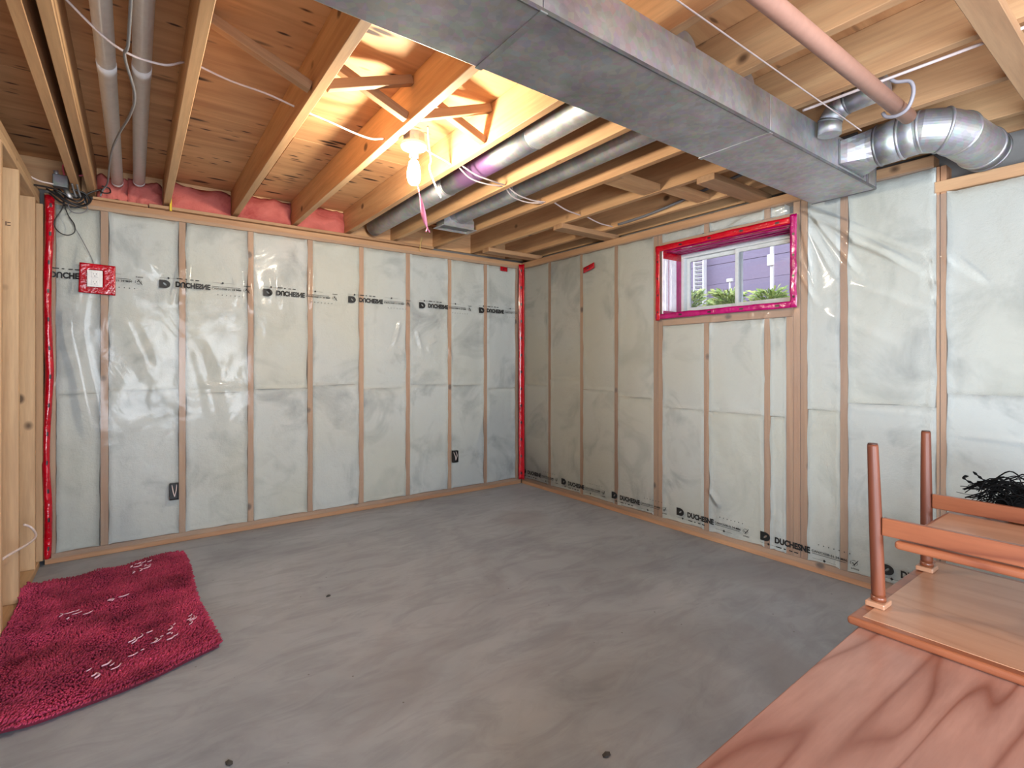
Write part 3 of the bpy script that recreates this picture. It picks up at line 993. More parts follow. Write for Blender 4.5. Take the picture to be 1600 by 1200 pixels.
def patch(y0, z0, y1, z1, h, label, back):
    rows = []
    for i in range(7):
        t = i/6
        a, b_ = y0+(y1-y0)*t, z0+(z1-z0)*t
        if back: rows.append([(a, -d_back(a, b_+h*s)-.003, b_+h*s) for s in (0, .33, .66, 1)])
        else: rows.append([(-d_right(a, b_+h*s)-.003, a, b_+h*s) for s in (0, .33, .66, 1)])
    tape_run('tape_patch', rows, label, 'tape', marks=4)
patch(-.262, 2.082, -.178, 2.080, .042, 'small square red tape patch high on the film left of the corner', True)
patch(-.880, 1.957, -1.010, 1.985, .048, 'slanted red tape patch on the film right of the corner', False)

# outlet with its square of red tape
ot = empty('wall_outlet', (-3.289, -.02, 1.65))
tag(ot, 'white duplex outlet framed by a square of red tape', 'outlet')
vs, fs = [], []
OUT_Y = max(d_back(-3.37+.018*i, 1.60+.02*j) for i in range(11) for j in range(11))+.002
def tape_frame():
    n = 20; V, F_ = [], []
    for j in range(n+1):
        for i in range(n+1):
            u, v = i/n, j/n
            a = -3.366+.176*u+.005*v*(1-u); b_ = 1.606+.008*(1-u)*(1-v)+(.182+.006*(1-u))*v
            V.append((a, -OUT_Y-.0016*fbm(a*60, b_*60, 2, 3), b_))
    for j in range(n):
        for i in range(n):
            if 5 <= i <= 12 and 5 <= j <= 15: continue
            k = j*(n+1)+i; F_.append((k, k+1, k+n+2, k+n+1))
    return V, F_
V, F_ = tape_frame()
o = raw('tape_square', V, F_, M['red_tape'], ot, (0, 0, 0), True); o.modifiers.new('t', 'SOLIDIFY').thickness = .001
pl = box('cover_plate', (-3.326, -OUT_Y-.012, 1.650), (-3.252, -OUT_Y-.004, 1.752), M['white_plastic'], ot, .003, 2)
box('back_box', (-3.320, -OUT_Y-.004, 1.655), (-3.258, -.004, 1.747), M['black'], ot, .002)
for zc in (1.677, 1.725):
    rc = box('receptacle', (-3.306, -OUT_Y-.0145, zc-.017), (-3.272, -OUT_Y-.0115, zc+.017), M['white_plastic'], ot, .002, 2)
    for dx, dz, w, h in ((-.007, .004, .002, .009), (.007, .004, .002, .007), (0, -.009, .005, .004)):
        s = box('slot', (-3.289+dx-w/2, -OUT_Y-.0152, zc+dz-h/2), (-3.289+dx+w/2, -OUT_Y-.0140, zc+dz+h/2), M['slot'], None, 0)
        s.parent = rc; s.location = Vector(s.location)-(Vector(rc.location)+Vector(ot.location))

def gang_box(x0, x1, z0, z1, label):
    g = empty('electrical_box', ((x0+x1)/2, -.018, z0))
    tag(g, label, 'electrical box', 'black electrical boxes low on the back wall')
    yb, yf = -.010, -.036
    w = .004
    box('box_back', (x0, yb-.003, z0), (x1, yb, z1), M['black'], g, .001)
    box('box_side', (x0, yf, z0), (x0+w, yb, z1), M['black'], g, .001)
    box('box_side', (x1-w, yf, z0), (x1, yb, z1), M['black'], g, .001)
    box('box_side', (x0, yf, z0), (x1, yb, z0+w), M['black'], g, .001)
    box('box_side', (x0, yf, z1-w), (x1, yb, z1), M['black'], g, .001)
    c = (x0+x1)/2
    cable('wire', [(c-.012, yb-.004, z1-.012), (c-.006, yf-.002, (z0+z1)/2), (c+.002, yf+.006, z0+.02)], .0028, M['cable_white'], g)
    cable('wire', [(c+.014, yb-.004, z1-.012), (c+.010, yf-.004, (z0+z1)/2+.01), (c+.002, yf+.006, z0+.02)], .0028, M['cable_white'], g)
gang_box(-2.912, -2.860, .292, .400, 'black electrical box with white wires on the stud nearer the rug')
gang_box(-.796, -.742, .298, .404, 'black electrical box with white wires near the taped corner')

# ================================================================== CEILING THINGS
# ---- rectangular trunk duct with its branch
DY0, DY1, DZ0, DZ1, DXE = -3.043, -2.740, 2.071, 2.2235, -.062
du = empty('supply_duct', (-1.8, (DY0+DY1)/2, DZ0))
tag(du, 'large rectangular galvanised trunk duct with a round elbow branch', 'duct')
xs = [-3.50, -2.26, -1.12, DXE]
for i in range(3):
    box('duct_section', (xs[i]+.0008, DY0, DZ0), (xs[i+1]-.0008, DY1, DZ1), M['galv'], du, .003, 2)
for x in xs[1:3]:
    box('drive_cleat', (x-.012, DY0-.004, DZ0-.003), (x+.012, DY1+.004, DZ0+.0015), M['galv'], du, .001)
box('end_cap', (DXE-.004, DY0-.003, DZ0-.003), (DXE+.004, DY1+.003, DZ1), M['galv_dark'], du, .002)
box('corner_seam', (-3.5, DY0-.003, DZ0-.002), (DXE, DY0+.004, DZ0+.010), M['galv_dark'], du, .001)
box('side_cleat', (-.185, DY0-.006, DZ0+.002), (-.172, DY0, DZ1-.002), M['galv_dark'], du, .001)
# square-to-round take-off
ax, az = -.365, 2.174
def takeoff():
    n = 24; vs, fs = [], []
    for j in range(5):
        t = j/4
        for k in range(n):
            a = 2*PI*k/n; c, s = math.cos(a), math.sin(a)
            q = max(abs(c), abs(s)); sx, sz = c/q*.130, s/q*.052
            rx, rz = c*.089, s*.089
            e = t*t*(3-2*t)
            vs.append((ax+sx*(1-e)+rx*e, DY0-.001-.115*t, (2.150+sz)*(1-e)+(az+rz)*e))
    for j in range(4):
        for k in range(n):
            p = j*n+k; r_ = j*n+(k+1) % n; fs.append((p, r_, r_+n, p+n))
    return vs, fs
v, f_ = takeoff()
raw('take_off', v, f_, M['galv'], du, (0, 0, 0), False)
box('take_off_flange', (ax-.142, DY0-.004, 2.092), (ax+.142, DY0-.0005, 2.208), M['galv_dark'], du, .001)
def pipe_seg(name, p0, p1, r0, mat, parent, ring_=True):
    o = tube(name, [Vector(p0), Vector(p1)], r0, mat, parent, 32, False)
    for p in o.data.polygons: p.use_smooth = len(p.vertices) == 4
    return o
def bead(p, d, r0, mat, parent):
    p, d = Vector(p), Vector(d).normalized()
    path = [p-d*.006, p-d*.003, p, p+d*.003, p+d*.006]
    rr = [r0, r0+.0022, r0+.003, r0+.0022, r0]
    o = tube('crimp_ring', path, lambda t: rr[int(round(t*4))], mat, parent, 32, True)
    return o
R0 = .090
P = [(ax, DY0-.115, az), (ax, DY0-.20, az+.004), (ax, -3.315, az+.006)]
pipe_seg('pipe_section', P[0], P[1], R0, M['galv'], du); pipe_seg('pipe_section', P[1], P[2], R0-.002, M['galv'], du)
bead(P[0], (0, -1, 0), R0, M['galv_dark'], du); bead(P[1], (0, -1, 0), R0, M['galv'], du)
# gored elbow turning towards the right wall
g0, g1, end = Vector((ax+.022, -3.376, az-.004)), Vector((ax+.080, -3.414, az-.016)), Vector((-.085, -3.448, 2.137))
pth = [Vector(P[2])+Vector((0, .012, 0)), Vector(P[2]), g0, g1, end]
el = tube('elbow', pth, R0-.001, M['galv'], du, 48, False)
for p in el.data.polygons: p.use_smooth = False
bead(P[2], (0, -1, 0), R0-.002, M['galv'], du)
bead(g0, g1-Vector(P[2]), R0+.001, M['galv'], du); bead(g1, end-g0, R0+.001, M['galv'], du)
prev = g1
e2 = end+(end-prev).normalized()*.055
pipe_seg('pipe_section', end, e2, R0-.004, M['galv_dark'], du)
bead(end, end-prev, R0+.001, M['galv'], du); bead(e2, end-prev, R0-.002, M['galv_dark'], du)

# small elbow rising from the trunk between two joists
se = empty('branch_elbow', (-.72, DY0-.02, 2.2))
tag(se, 'small galvanised elbow rising beside the trunk duct behind the tan pipe', 'duct')
pp = [Vector((-.725, DY0-.050, 2.150)), Vector((-.725, DY0-.052, 2.205)), Vector((-.725, DY0-.075, 2.242)), Vector((-.725, DY0-.115, 2.260)), Vector((-.725, DY0-.26, 2.266))]
for i in range(4):
    pipe_seg('pipe_section', pp[i], pp[i+1], .044, M['galv'], se)
    if i: bead(pp[i], pp[i+1]-pp[i-1], .044, M['galv_dark'], se)

# ---- round pipes between joists
def round_pipe(name, x, z, r_, y_far, y_near, label, mat, seams):
    e = empty(name, (x, y_far, z))
    tag(e, label, 'duct', 'round ducts between the joists')
    ys = [y_far] + seams + [y_near]
    for i in range(len(ys)-1):
        pipe_seg('pipe_section', (x, ys[i], z), (x, ys[i+1], z), r_-(.001 if i % 2 else 0), mat if not isinstance(mat, list) else mat[i], e)
    for y_ in ys[:-1]: bead((x, y_+(.006 if y_ == y_far else 0), z), (0, 1, 0), r_-.001, M['galv'], e)
    return e
r1 = round_pipe('round_duct', -1.525, 2.292, .064, -.035, -2.95, 'round duct with a purple band in the joist bay beside the bulb', [M['galv'], M['galv_purple'], M['galv']], [-1.25, -2.10])
r2 = round_pipe('round_duct', -1.125, 2.300, .064, -.74, -2.95, 'round duct ending in a flat register boot above the back wall', M['galv'], [-1.45])
# register boot
def boot():
    n = 24; vs, fs = [], []
    c0 = Vector((-1.125, -.75, 2.300))
    for j in range(4):
        t = j/3
        for k in range(n):
            a = 2*PI*k/n; c, s = math.cos(a), math.sin(a)
            q = max(abs(c), abs(s))
            pr = Vector((-1.125+c*.063, -.745, 2.300+s*.063))
            pb = Vector((-1.125+c/q*.130, -.640-s/q*.060, 2.272))
            vs.append(pr.lerp(pb, t))
    for k in range(n): vs.append(Vector((vs[3*n+k].x, vs[3*n+k].y, 2.212)))
    for j in range(4):
        for k in range(n):
            p = j*n+k; r_ = j*n+(k+1) % n; fs.append((p, r_, r_+n, p+n))
    return vs, fs
v, f_ = boot()
raw('register_boot', v, f_, M['galv'], r2, (0, 0, 0))
ring_pts = box('boot_flange', (-1.275, -.712, 2.207), (-.975, -.702, 2.2125), M['galv'], r2, .001)
box('boot_flange', (-1.275, -.578, 2.207), (-.975, -.568, 2.2125), M['galv'], r2, .001)
box('boot_flange', (-1.275, -.702, 2.207), (-1.257, -.578, 2.2125), M['galv'], r2, .001)
box('boot_flange', (-.993, -.702, 2.207), (-.975, -.578, 2.2125), M['galv'], r2, .001)
box('damper_plate', (-1.250, -.696, 2.222), (-1.000, -.585, 2.225), M['galv_dark'], r2, .001)

# ---- white drain pipes
for x, z, r_, lab in ((-3.180, 2.305, .030, 'thicker white plastic drain pipe next to the double joist'), (-3.072, 2.330, .031, 'thinner white plastic drain pipe beside the first single joist')):
    e = empty('drain_pipe', (x, 0, z)); tag(e, lab, 'pipe')
    tube('pipe_run', [Vector((x, -.045, z)), Vector((x, YF+.1, z+.02))], r_, M['pvc'], e, 28)
    tube('pipe_end', [Vector((x, -.036, z)), Vector((x, -.075, z))], r_*1.02, M['pvc'], e, 28)
    tube('coupling', [Vector((x, -1.52, z+.004)), Vector((x, -1.60, z+.004))], r_*1.05, M['pvc'], e, 28)

# ---- tan pipe on a hook
tp = empty('hung_pipe', (-.72, -3.362, 2.128)); tag(tp, 'pinkish tan pipe hanging under the joists from a grey hook', 'pipe')
tube('pipe_run', [Vector((-.705, -3.362, 2.128)), Vector((-1.5, -3.358, 2.132)), Vector((-3.4, -3.35, 2.135))], .0265, M['rod'], tp, 24)
hk = cable('pipe_hook', [(-.872, -3.352, 2.226), (-.868, -3.372, 2.205), (-.862, -3.412, 2.190), (-.856, -3.420, 2.150), (-.850, -3.402, 2.104), (-.846, -3.368, 2.090), (-.842, -3.334, 2.100), (-.840, -3.322, 2.120)], .0065, M['hook'], None, 8)
tag(hk, 'grey plastic hook holding the tan pipe to a joist', 'hook')

# ---- lampholder and bulb
def lamp(name, x, y, z, bmat, label, blabel, ribbon=False):
    e = empty(name, (x, y, z)); tag(e, label, 'lamp')
    lathe('octagon_box', [(.049, .004), (.052, .004), (.052, .048), (.047, .050)], M['galv'], e, (x, y, z+.001), 8, False)
    lathe('lampholder_base', [(.020, -.042), (.024, -.036), (.030, -.030), (.056, -.020), (.062, -.010), (.062, -.002), (.055, .003)], M['porcelain'], e, (x, y, z), 32)
    lathe('socket', [(.019, -.062), (.021, -.060), (.0215, -.036), (.020, -.034)], M['porcelain'], e, (x, y, z), 24)
    b_ = empty('light_bulb', (x, y, z-.062)); tag(b_, blabel, 'bulb')
    lathe('bulb_cap', [(.013, .022), (.0132, .0), (.016, -.012), (.020, -.020)][::-1], M['white_plastic'], b_, (x, y, z-.062), 20)
    lathe('bulb_globe', [(.006, -.128), (.016, -.125), (.025, -.115), (.030, -.098), (.031, -.075), (.028, -.050), (.022, -.028), (.0205, -.021)], bmat, b_, (x, y, z-.062), 24)
    return e
LX, LY, LZ = -2.045, -1.845, 2.206
lamp('lampholder', LX, LY, LZ, M['bulb'], 'white porcelain lampholder on a joist near the back wall', 'lit bare bulb glowing under the white lampholder')
# ribbon tied to the bulb
def ribbon(pts, w):
    pts = catmull(pts, 6); vs, fs = [], []
    for i, p in enumerate(pts):
        t = i/(len(pts)-1); a = .6+2.4*t; ww = w*(.35+.9*math.sin(PI*min(1, t*1.05+.05))**.7)
        d = Vector((math.cos(a), math.sin(a), 0))*ww/2
        vs += [p-d, p+Vector((-d.y, d.x, 0))*.25, p+d]
    for i in range(len(pts)-1):
        k = i*3; fs += [(k, k+1, k+4, k+3), (k+1, k+2, k+5, k+4)]
    c = Vector(pts[0])
    o = raw('pull_ribbon', [v_-c for v_ in vs], fs, M['pink_ribbon'], None, c, True)
    o.modifiers.new('t', 'SOLIDIFY').thickness = .0012
    return o
rb = ribbon([(-2.040, -1.868, 2.018), (-2.022, -1.862, 1.965), (-2.006, -1.852, 1.915), (-1.990, -1.846, 1.862), (-1.972, -1.842, 1.822)], .024)
tag(rb, 'pink plastic ribbon dangling below the lit bulb', 'ribbon')
cable('ribbon_tail', [(-1.975, -1.842, 1.826), (-1.955, -1.83, 1.812)], .003, M['pink_ribbon'], rb).name = 'ribbon_tail'
cable('ribbon_tail', [(-1.975, -1.842, 1.826), (-1.985, -1.85, 1.806)], .003, M['pink_ribbon'], rb)

# ---- cables through the joists
def twin(name, pts, label, group=None, r_=.0042, off=(0, .012, .006)):
    e = empty(name, pts[0]); tag(e, label, 'cable', group)
    cable('cable_strand', pts, r_, M['cable_white'], e)
    cable('cable_strand', [tuple(Vector(p)+Vector(off)*(1 if 0 < i < len(pts)-1 else .4)) for i, p in enumerate(pts)], r_, M['cable_white'], e)
    return e
zc = 2.300
twin('ceiling_cable', [(-3.30, -1.90, 2.36), (-3.15, -1.84, 2.262), (-3.02, -1.80, 2.262), (-2.945, -1.76, 2.315)], 'white twin cable passing under the drain pipes', 'white cables between the joists')
twin('ceiling_cable', [(-2.904, -1.68, 2.36), (-2.78, -1.66, 2.345), (-2.65, -1.70, 2.315), (-2.546, -1.73, 2.280)], 'white twin cable between the first and second single joists', 'white cables between the joists')
twin('ceiling_cable', [(-2.504, -1.75, 2.262), (-2.40, -1.74, 2.252), (-2.28, -1.73, 2.236), (-2.20, -1.725, 2.234), (-2.146, -1.732, 2.247)], 'white twin cable looped left of the lampholder', 'white cables between the joists')
twin('ceiling_cable', [(-1.985, -1.83, 2.21), (-1.90, -1.76, 2.225), (-1.80, -1.70, 2.235), (-1.746, -1.667, 2.238)], 'white twin cable leaving the lampholder to the right', 'white cables between the joists')
twin('ceiling_cable', [(-1.704, -1.66, 2.245), (-1.60, -1.62, 2.212), (-1.48, -1.60, 2.210), (-1.346, -1.572, 2.232)], 'white twin cable slung under the purple-banded round duct', 'white cables between the joists', off=(0, -.06, .0))
twin('ceiling_cable', [(-1.304, -1.56, 2.245), (-1.20, -1.53, 2.222), (-1.06, -1.50, 2.222), (-.946, -1.49, 2.235)], 'white twin cable slung under the round duct with the boot', 'white cables between the joists', off=(0, .05, .0))
for p0, p1, lab in (((-.904, -1.50, 2.250), (-.546, -1.40, 2.240), 'single white cable sagging in the bay right of the boot duct'), ((-.504, -1.40, 2.245), (-.146, -1.34, 2.235), 'single white cable sagging in the bay beside the right wall')):
    m_ = (Vector(p0)+Vector(p1))/2; m_.z -= .012
    tag(cable('ceiling_cable', [p0, tuple(m_), p1], .0048, M['cable_white']), lab, 'cable', 'white cables between the joists')
tag(cable('loose_wire', [(-1.925, -1.75, 2.36), (-1.920, -1.75, 2.28), (-1.908, -1.75, 2.196), (-1.915, -1.75, 2.15), (-1.880, -1.75, 2.07), (-1.850, -1.75, 2.02)], .0042, M['cable_white']), 'loose white wire end hanging right of the lit bulb', 'wire')
tag(cable('conduit', [(-.160, -1.41, 2.235), (-.162, -1.65, 2.240), (-.164, -1.90, 2.262), (-.166, -2.20, 2.300), (-.168, -2.6, 2.330), (-.168, -3.0, 2.34)], .0095, M['cable_grey']), 'dark grey conduit along the joist above the window', 'conduit')
tag(cable('joist_cable', [(-.892, -3.06, 2.2185), (-.890, -3.15, 2.2185), (-.887, -3.4, 2.2185), (-.885, -3.6, 2.218), (-.885, -3.9, 2.2185)], .0055, M['cable_white']), 'white cable stapled under a joist past the tan pipe', 'cable')
tag(cable('thin_wire', [(-.55, -3.150, 2.195), (-.75, -3.153, 2.195), (-1.1, -3.156, 2.195), (-1.9, -3.16, 2.2)], .0025, M['cable_white']), 'thin white wire stretched along the side of the trunk duct', 'wire')
# grey cable dropping past the drain pipe
tag(cable('grey_cable', [(-3.10, -2.30, 2.25), (-3.112, -1.963, 2.22), (-3.122, -1.862, 2.222), (-3.095, -1.602, 2.215), (-3.110, -1.38, 2.218), (-3.150, -1.10, 2.235), (-3.185, -.80, 2.25), (-3.205, -.50, 2.262), (-3.225, -.15, 2.262), (-3.25, -.07, 2.235), (-3.262, -.06, 2.20)], .005, M['cable_grey']), 'grey cable snaking down past the white drain pipes', 'cable')

tag(cable('hidden_cable', [(-3.412, .0005, 2.06), (-3.375, .0005, 1.985), (-3.335, .0005, 1.90), (-3.300, .0005, 1.81), (-3.292, .0005, 1.74)], .0022, M['cable_grey']), 'grey cable behind the film slanting down to the taped outlet', 'cable')

# ---- cable tangle at the top of the left corner
jb = empty('junction_box', (-3.44, -.06, 2.19)); tag(jb, 'dusty grey metal junction box in the left ceiling corner', 'junction box')
box('box_body', (-3.475, -.115, 2.206), (-3.405, -.055, 2.276), M['galv_dark'], jb, .004, 2)
tube('clamp', [Vector((-3.420, -.075, 2.208)), Vector((-3.398, -.095, 2.150))], .014, M['galv'], jb, 14)
tube('clamp', [Vector((-3.455, -.09, 2.262)), Vector((-3.462, -.10, 2.30))], .012, M['galv'], jb, 14)
random.seed(21)
blk = 'black cables tangled in the left corner'
loops = [
 [(-3.60, -.30, 2.13), (-3.54, -.22, 2.165), (-3.47, -.12, 2.185), (-3.40, -.09, 2.165), (-3.36, -.07, 2.170), (-3.30, -.07, 2.215), (-3.25, -.06, 2.245)],
 [(-3.49, -.09, 2.165), (-3.44, -.10, 2.120), (-3.38, -.10, 2.100), (-3.33, -.09, 2.130), (-3.34, -.08, 2.175), (-3.40, -.09, 2.180)],
 [(-3.47, -.08, 2.190), (-3.43, -.12, 2.130), (-3.37, -.11, 2.118), (-3.33, -.08, 2.160), (-3.35, -.07, 2.200)],
 [(-3.45, -.07, 2.20), (-3.41, -.11, 2.150), (-3.36, -.12, 2.135), (-3.34, -.09, 2.185), (-3.37, -.07, 2.215)],
 [(-3.50, -.10, 2.185), (-3.45, -.13, 2.145), (-3.39, -.13, 2.112), (-3.33, -.11, 2.120), (-3.305, -.09, 2.165), (-3.35, -.08, 2.205)],
 [(-3.46, -.12, 2.17), (-3.41, -.14, 2.125), (-3.35, -.13, 2.105), (-3.315, -.10, 2.140), (-3.33, -.10, 2.19), (-3.39, -.12, 2.20)],
 [(-3.27, -.06, 2.235), (-3.245, -.10, 2.212), (-3.215, -.08, 2.225), (-3.22, -.06, 2.255), (-3.255, -.07, 2.26)],
]
for i, lp in enumerate(loops):
    labs = ['black cable running out over the partition studs from the tangle', 'black cable making the lowest wide curve of the corner tangle', 'black cable in the middle loop of the corner tangle', 'black cable in the tightest upper loop of the corner tangle', 'black cable bulging furthest into the room from the corner tangle', 'black cable doubling back at the right side of the corner tangle', 'short black cable wound round the pipe end above the tangle']
    tag(cable('coax_cable', lp, .0052 if i < 6 else .004, M['cable_black'], None, 7, 10), labs[i], 'cable', blk)
tag(cable('looped_wire', [(-3.425, -.06, 2.165), (-3.435, -.055, 2.10), (-3.465, -.055, 2.03), (-3.470, -.055, 1.985), (-3.445, -.055, 1.950), (-3.410, -.055, 1.942), (-3.382, -.055, 1.965), (-3.383, -.055, 2.01), (-3.41, -.055, 2.06), (-3.427, -.06, 2.12), (-3.422, -.06, 2.165)], .0030, M['cable_black']), 'thin black wire hanging in a teardrop loop on the film', 'wire')
tag(cable('looped_wire', [(-3.41, -.10, 2.13), (-3.395, -.11, 2.075), (-3.355, -.11, 2.068), (-3.32, -.10, 2.10), (-3.335, -.09, 2.15)], .0032, M['cable_grey']), 'thin grey wire curving under the cable tangle', 'wire')
for i, (pts, lab) in enumerate((([(-3.42, -.10, 2.262), (-3.43, -.10, 2.33), (-3.405, -.12, 2.35)], 'short pink wire standing up beside the junction box'), ([(-3.405, -.10, 2.30), (-3.36, -.12, 2.285), (-3.32, -.13, 2.30), (-3.31, -.14, 2.325)], 'curled pink wire end at the double joist'))):
    tag(cable('pink_wire', pts, .0045, M['pink_wire']), lab, 'wire')
for i, dx in enumerate((0, .022)):
    tag(cable('dropped_cable', [(-3.385+dx, -.16, 2.22), (-3.382+dx, -.12, 2.20), (-3.372+dx, -.09, 2.165)], .005, M['cable_grey']), ('left' if i == 0 else 'right') + ' one of two grey cable ends dropping into the corner tangle', 'cable', 'pair of grey cable drops in the corner')
tag(cable('partition_cable', [(-3.66, -.42, 2.20), (-3.60, -.30, 2.215), (-3.53, -.18, 2.205), (-3.47, -.11, 2.215)], .005, M['cable_white']), 'white cable entering the junction box from the partition', 'cable')

# yellow stick and twine on the back wall plate
yl = box('yellow_tag', (-2.912, -.046, 2.178), (-2.899, -.036, 2.30), M['yellow'], None, .002, 2)
tag(yl, 'short yellow plastic stick against the first single joist', 'tag')
tag(cable('twine', [(-1.106, -.040, 2.275), (-1.116, -.045, 2.245), (-1.122, -.046, 2.215), (-1.128, -.044, 2.175), (-1.120, -.040, 2.150)], .004, M['twine']), 'short straw-coloured twine tied round the cap board', 'twine')
# white cable through the partition studs
tag(cable('partition_cable', [(-3.585, -1.15, .33), (-3.545, -1.0, .352), (-3.505, -.72, .325), (-3.500, -.50, .305), (-3.525, -.42, .33), (-3.55, -.45, .36)], .0055, M['cable_white']), 'white cable bowing out low between the partition studs', 'cable')

# grade stamp on the partition
def stamp():
    vs, fs = [], []
    for y_, z_, w, h in ((0, 0, .004, .030), (.012, .0, .004, .030), (.006, .028, .016, .004), (.03, .004, .004, .02), (.036, .018, .012, .004), (.036, .004, .012, .004)):
        b0 = len(vs)
        vs += [(y_, 0, z_), (y_+w, 0, z_), (y_+w, 0, z_+h), (y_, 0, z_+h)]
        fs.append((b0, b0+1, b0+2, b0+3))
    return vs, fs
v, f_ = stamp()
raw('grade_stamp', v, f_, M['stamp'], wl, (XL-.075, -.6815, 1.83))

# ================================================================== RUG
def rug_pt(u, v):
    """u across (0 left .. 1 right), v along (0 far .. 1 near)"""
    fl, fr_ = Vector((-3.535, -.475)), Vector((-2.865, -.262))
    nl, nr = Vector((-3.535, -1.78)), Vector((-2.822, -1.605))
    p = (fl*(1-u)+fr_*u)*(1-v)+(nl*(1-u)+nr*u)*v
    # bowed near edge, ruffled far edge, dent at the left
    p.y -= .055*math.sin(PI*u)*v
    p.y += .030*math.sin(u*9+.6)*(1-v)**3
    p.x += .010*math.sin(v*8)*u
    h = .016+.012*(0.5+.5*math.sin(v*17+u*4))*math.exp(-u*3.0)+.014*math.exp(-((u-.10)/.10)**2)*(.5+.5*math.sin(v*9))
    h += .022*math.exp(-((u-.42)/.10)**2)*math.exp(-(v/.10)**2)
    h += .006*fbm(u*4, v*6, 3, 2)
    if u < .06: h += .030*(1-u/.06)
    return Vector((p.x, p.y, max(.012, h)))
rg = empty('shag_rug', (-3.2, -1.0, 0)); tag(rg, 'crimson shaggy chenille bath rug crumpled against the studs', 'rug')
nu, nv = 40, 70
vs, fs = [], []
for j in range(nv+1):
    for i in range(nu+1):
        vs.append(rug_pt(i/nu, j/nv))
b0 = len(vs)
for j in range(nv+1):
    for i in range(nu+1):
        p = vs[j*(nu+1)+i]; vs.append(Vector((p.x, p.y, max(.002, p.z-.014))))
for j in range(nv):
    for i in range(nu):
        k = j*(nu+1)+i
        fs.append((k, k+nu+1, k+nu+2, k+1)); fs.append((b0+k, b0+k+1, b0+k+nu+2, b0+k+nu+1))
bd = [i for i in range(nu+1)] + [j*(nu+1)+nu for j in range(1, nv+1)] + [nv*(nu+1)+i for i in range(nu-1, -1, -1)] + [j*(nu+1) for j in range(nv-1, 0, -1)]
for t in range(len(bd)):
    a, b_ = bd[t], bd[(t+1) % len(bd)]
    fs.append((a, b_, b0+b_, b0+a))
raw('rug_backing', vs, fs, M['rug_base'], rg, (0, 0, 0), True)
random.seed(5)
vs, fs = [], []
def tuft(u, v, r_, ln):
    p = rug_pt(max(0, min(1, u)), max(0, min(1, v)))
    a = 4*fbm(u*5, v*7, 1.5, 2)+random.uniform(-.7, .7); lean = random.uniform(.35, 1.0)
    d = Vector((math.cos(a)*lean, math.sin(a)*lean, .75)).normalized()
    if v > .985: d = Vector((random.uniform(-.4, .2), -1, .15)).normalized()
    if v < .012: d = Vector((random.uniform(-.3, .3), .8, .5)).normalized()
    if u > .985: d = Vector((.8, random.uniform(-.4, .4), .3)).normalized()
    s = d.orthogonal().normalized(); t = d.cross(s)
    q = p+d*ln; q.z = max(q.z, .005)
    b0 = len(vs)
    m_ = p+d*ln*.6+Vector((0, 0, .002))
    for c, rr in ((p-d*.003, r_*.8), (m_, r_*1.05)):
        for k in range(5):
            an = 2*PI*k/5; vs.append(c+s*math.cos(an)*rr+t*math.sin(an)*rr)
    vs.append(q)
    for k in range(5):
        n = (k+1) % 5
        fs.append((b0+k, b0+n, b0+5+n, b0+5+k)); fs.append((b0+5+k, b0+5+n, b0+10))
NU, NV = 84, 160
for j in range(NV+1):
    for i in range(NU+1):
        tuft((i+random.uniform(-.5, .5))/NU, (j+random.uniform(-.5, .5))/NV, random.uniform(.0028, .0042), random.uniform(.013, .022))
tf = raw('chenille_pile', vs, fs, M['rug'], rg, (0, 0, 0), True); tag(tf, kind='stuff')
vs, fs = [], []
random.seed(11)
for cu, cv, n, sp in ((.72, .10, 12, .10), (.30, .42, 6, .07), (.52, .38, 4, .04), (.70, .80, 14, .12), (.88, .78, 6, .06), (.45, .88, 6, .08)):
    for k in range(n):
        u, v = cu+random.uniform(-sp, sp), cv+random.uniform(-sp*.5, sp*.5)
        p = rug_pt(u, v)+Vector((0, 0, .017)); a = random.uniform(-.6, .9); ln = random.uniform(.010, .045)
        path = catmull([p, p+Vector((math.cos(a)*ln*.5, math.sin(a)*ln*.5, .003)), p+Vector((math.cos(a+.7)*ln, math.sin(a+.7)*ln, 0))], 4)
        tube_data(path, random.uniform(.0018, .0034), 5, True, 1.0, vs, fs)
tag(raw('lint_threads', vs, fs, M['lint'], rg, (0, 0, 0), True), 'pale lint threads', kind='stuff')

# ================================================================== TABLES
def rounded_slab(name, lo, hi, mat, parent, bev=.01, seg=4):
    o = box(name, lo, hi, mat, parent, bev, seg)
    return o
ct = empty('low_table', (-1.5, -3.85, 0)); tag(ct, 'large low varnished wooden table carrying an upturned table', 'table')
TZ = .403
lo_v = [(-2.45, -3.462), (-.64, -3.402), (-.64, -4.45), (-2.45, -4.51)]
bm = bmesh.new()
bv = [bm.verts.new((x+1.5, y+3.95, -.028)) for x, y in lo_v] + [bm.verts.new((x+1.5, y+3.95, 0)) for x, y in lo_v]
bm.faces.new(bv[0:4]); bm.faces.new(bv[4:8][::-1])
for k in range(4): bm.faces.new((bv[k], bv[4+k], bv[4+(k+1) % 4], bv[(k+1) % 4]))
bmesh.ops.recalc_face_normals(bm, faces=list(bm.faces))
bmesh.ops.bevel(bm, geom=list(bm.edges), offset=.007, segments=3, affect='EDGES')
tt = link('tabletop', mesh_of(bm, 'tabletop'), M['tw_low'], ct, (-1.5, -3.95, TZ))
for x, y in ((-2.30, -3.60), (-.78, -3.55), (-.78, -4.33), (-2.30, -4.38)):
    o = lathe('leg', [(.020, 0), (.024, .01), (.032, .2), (.036, .374)], M['tw_leg'], ct, (x, y, .0), 16)
box('apron', (-2.28, -3.625, .305), (-.80, -3.605, .374), M['tw_rail'], ct)
box('apron', (-2.28, -4.345, .305), (-.80, -4.325, .374), M['tw_rail'], ct)

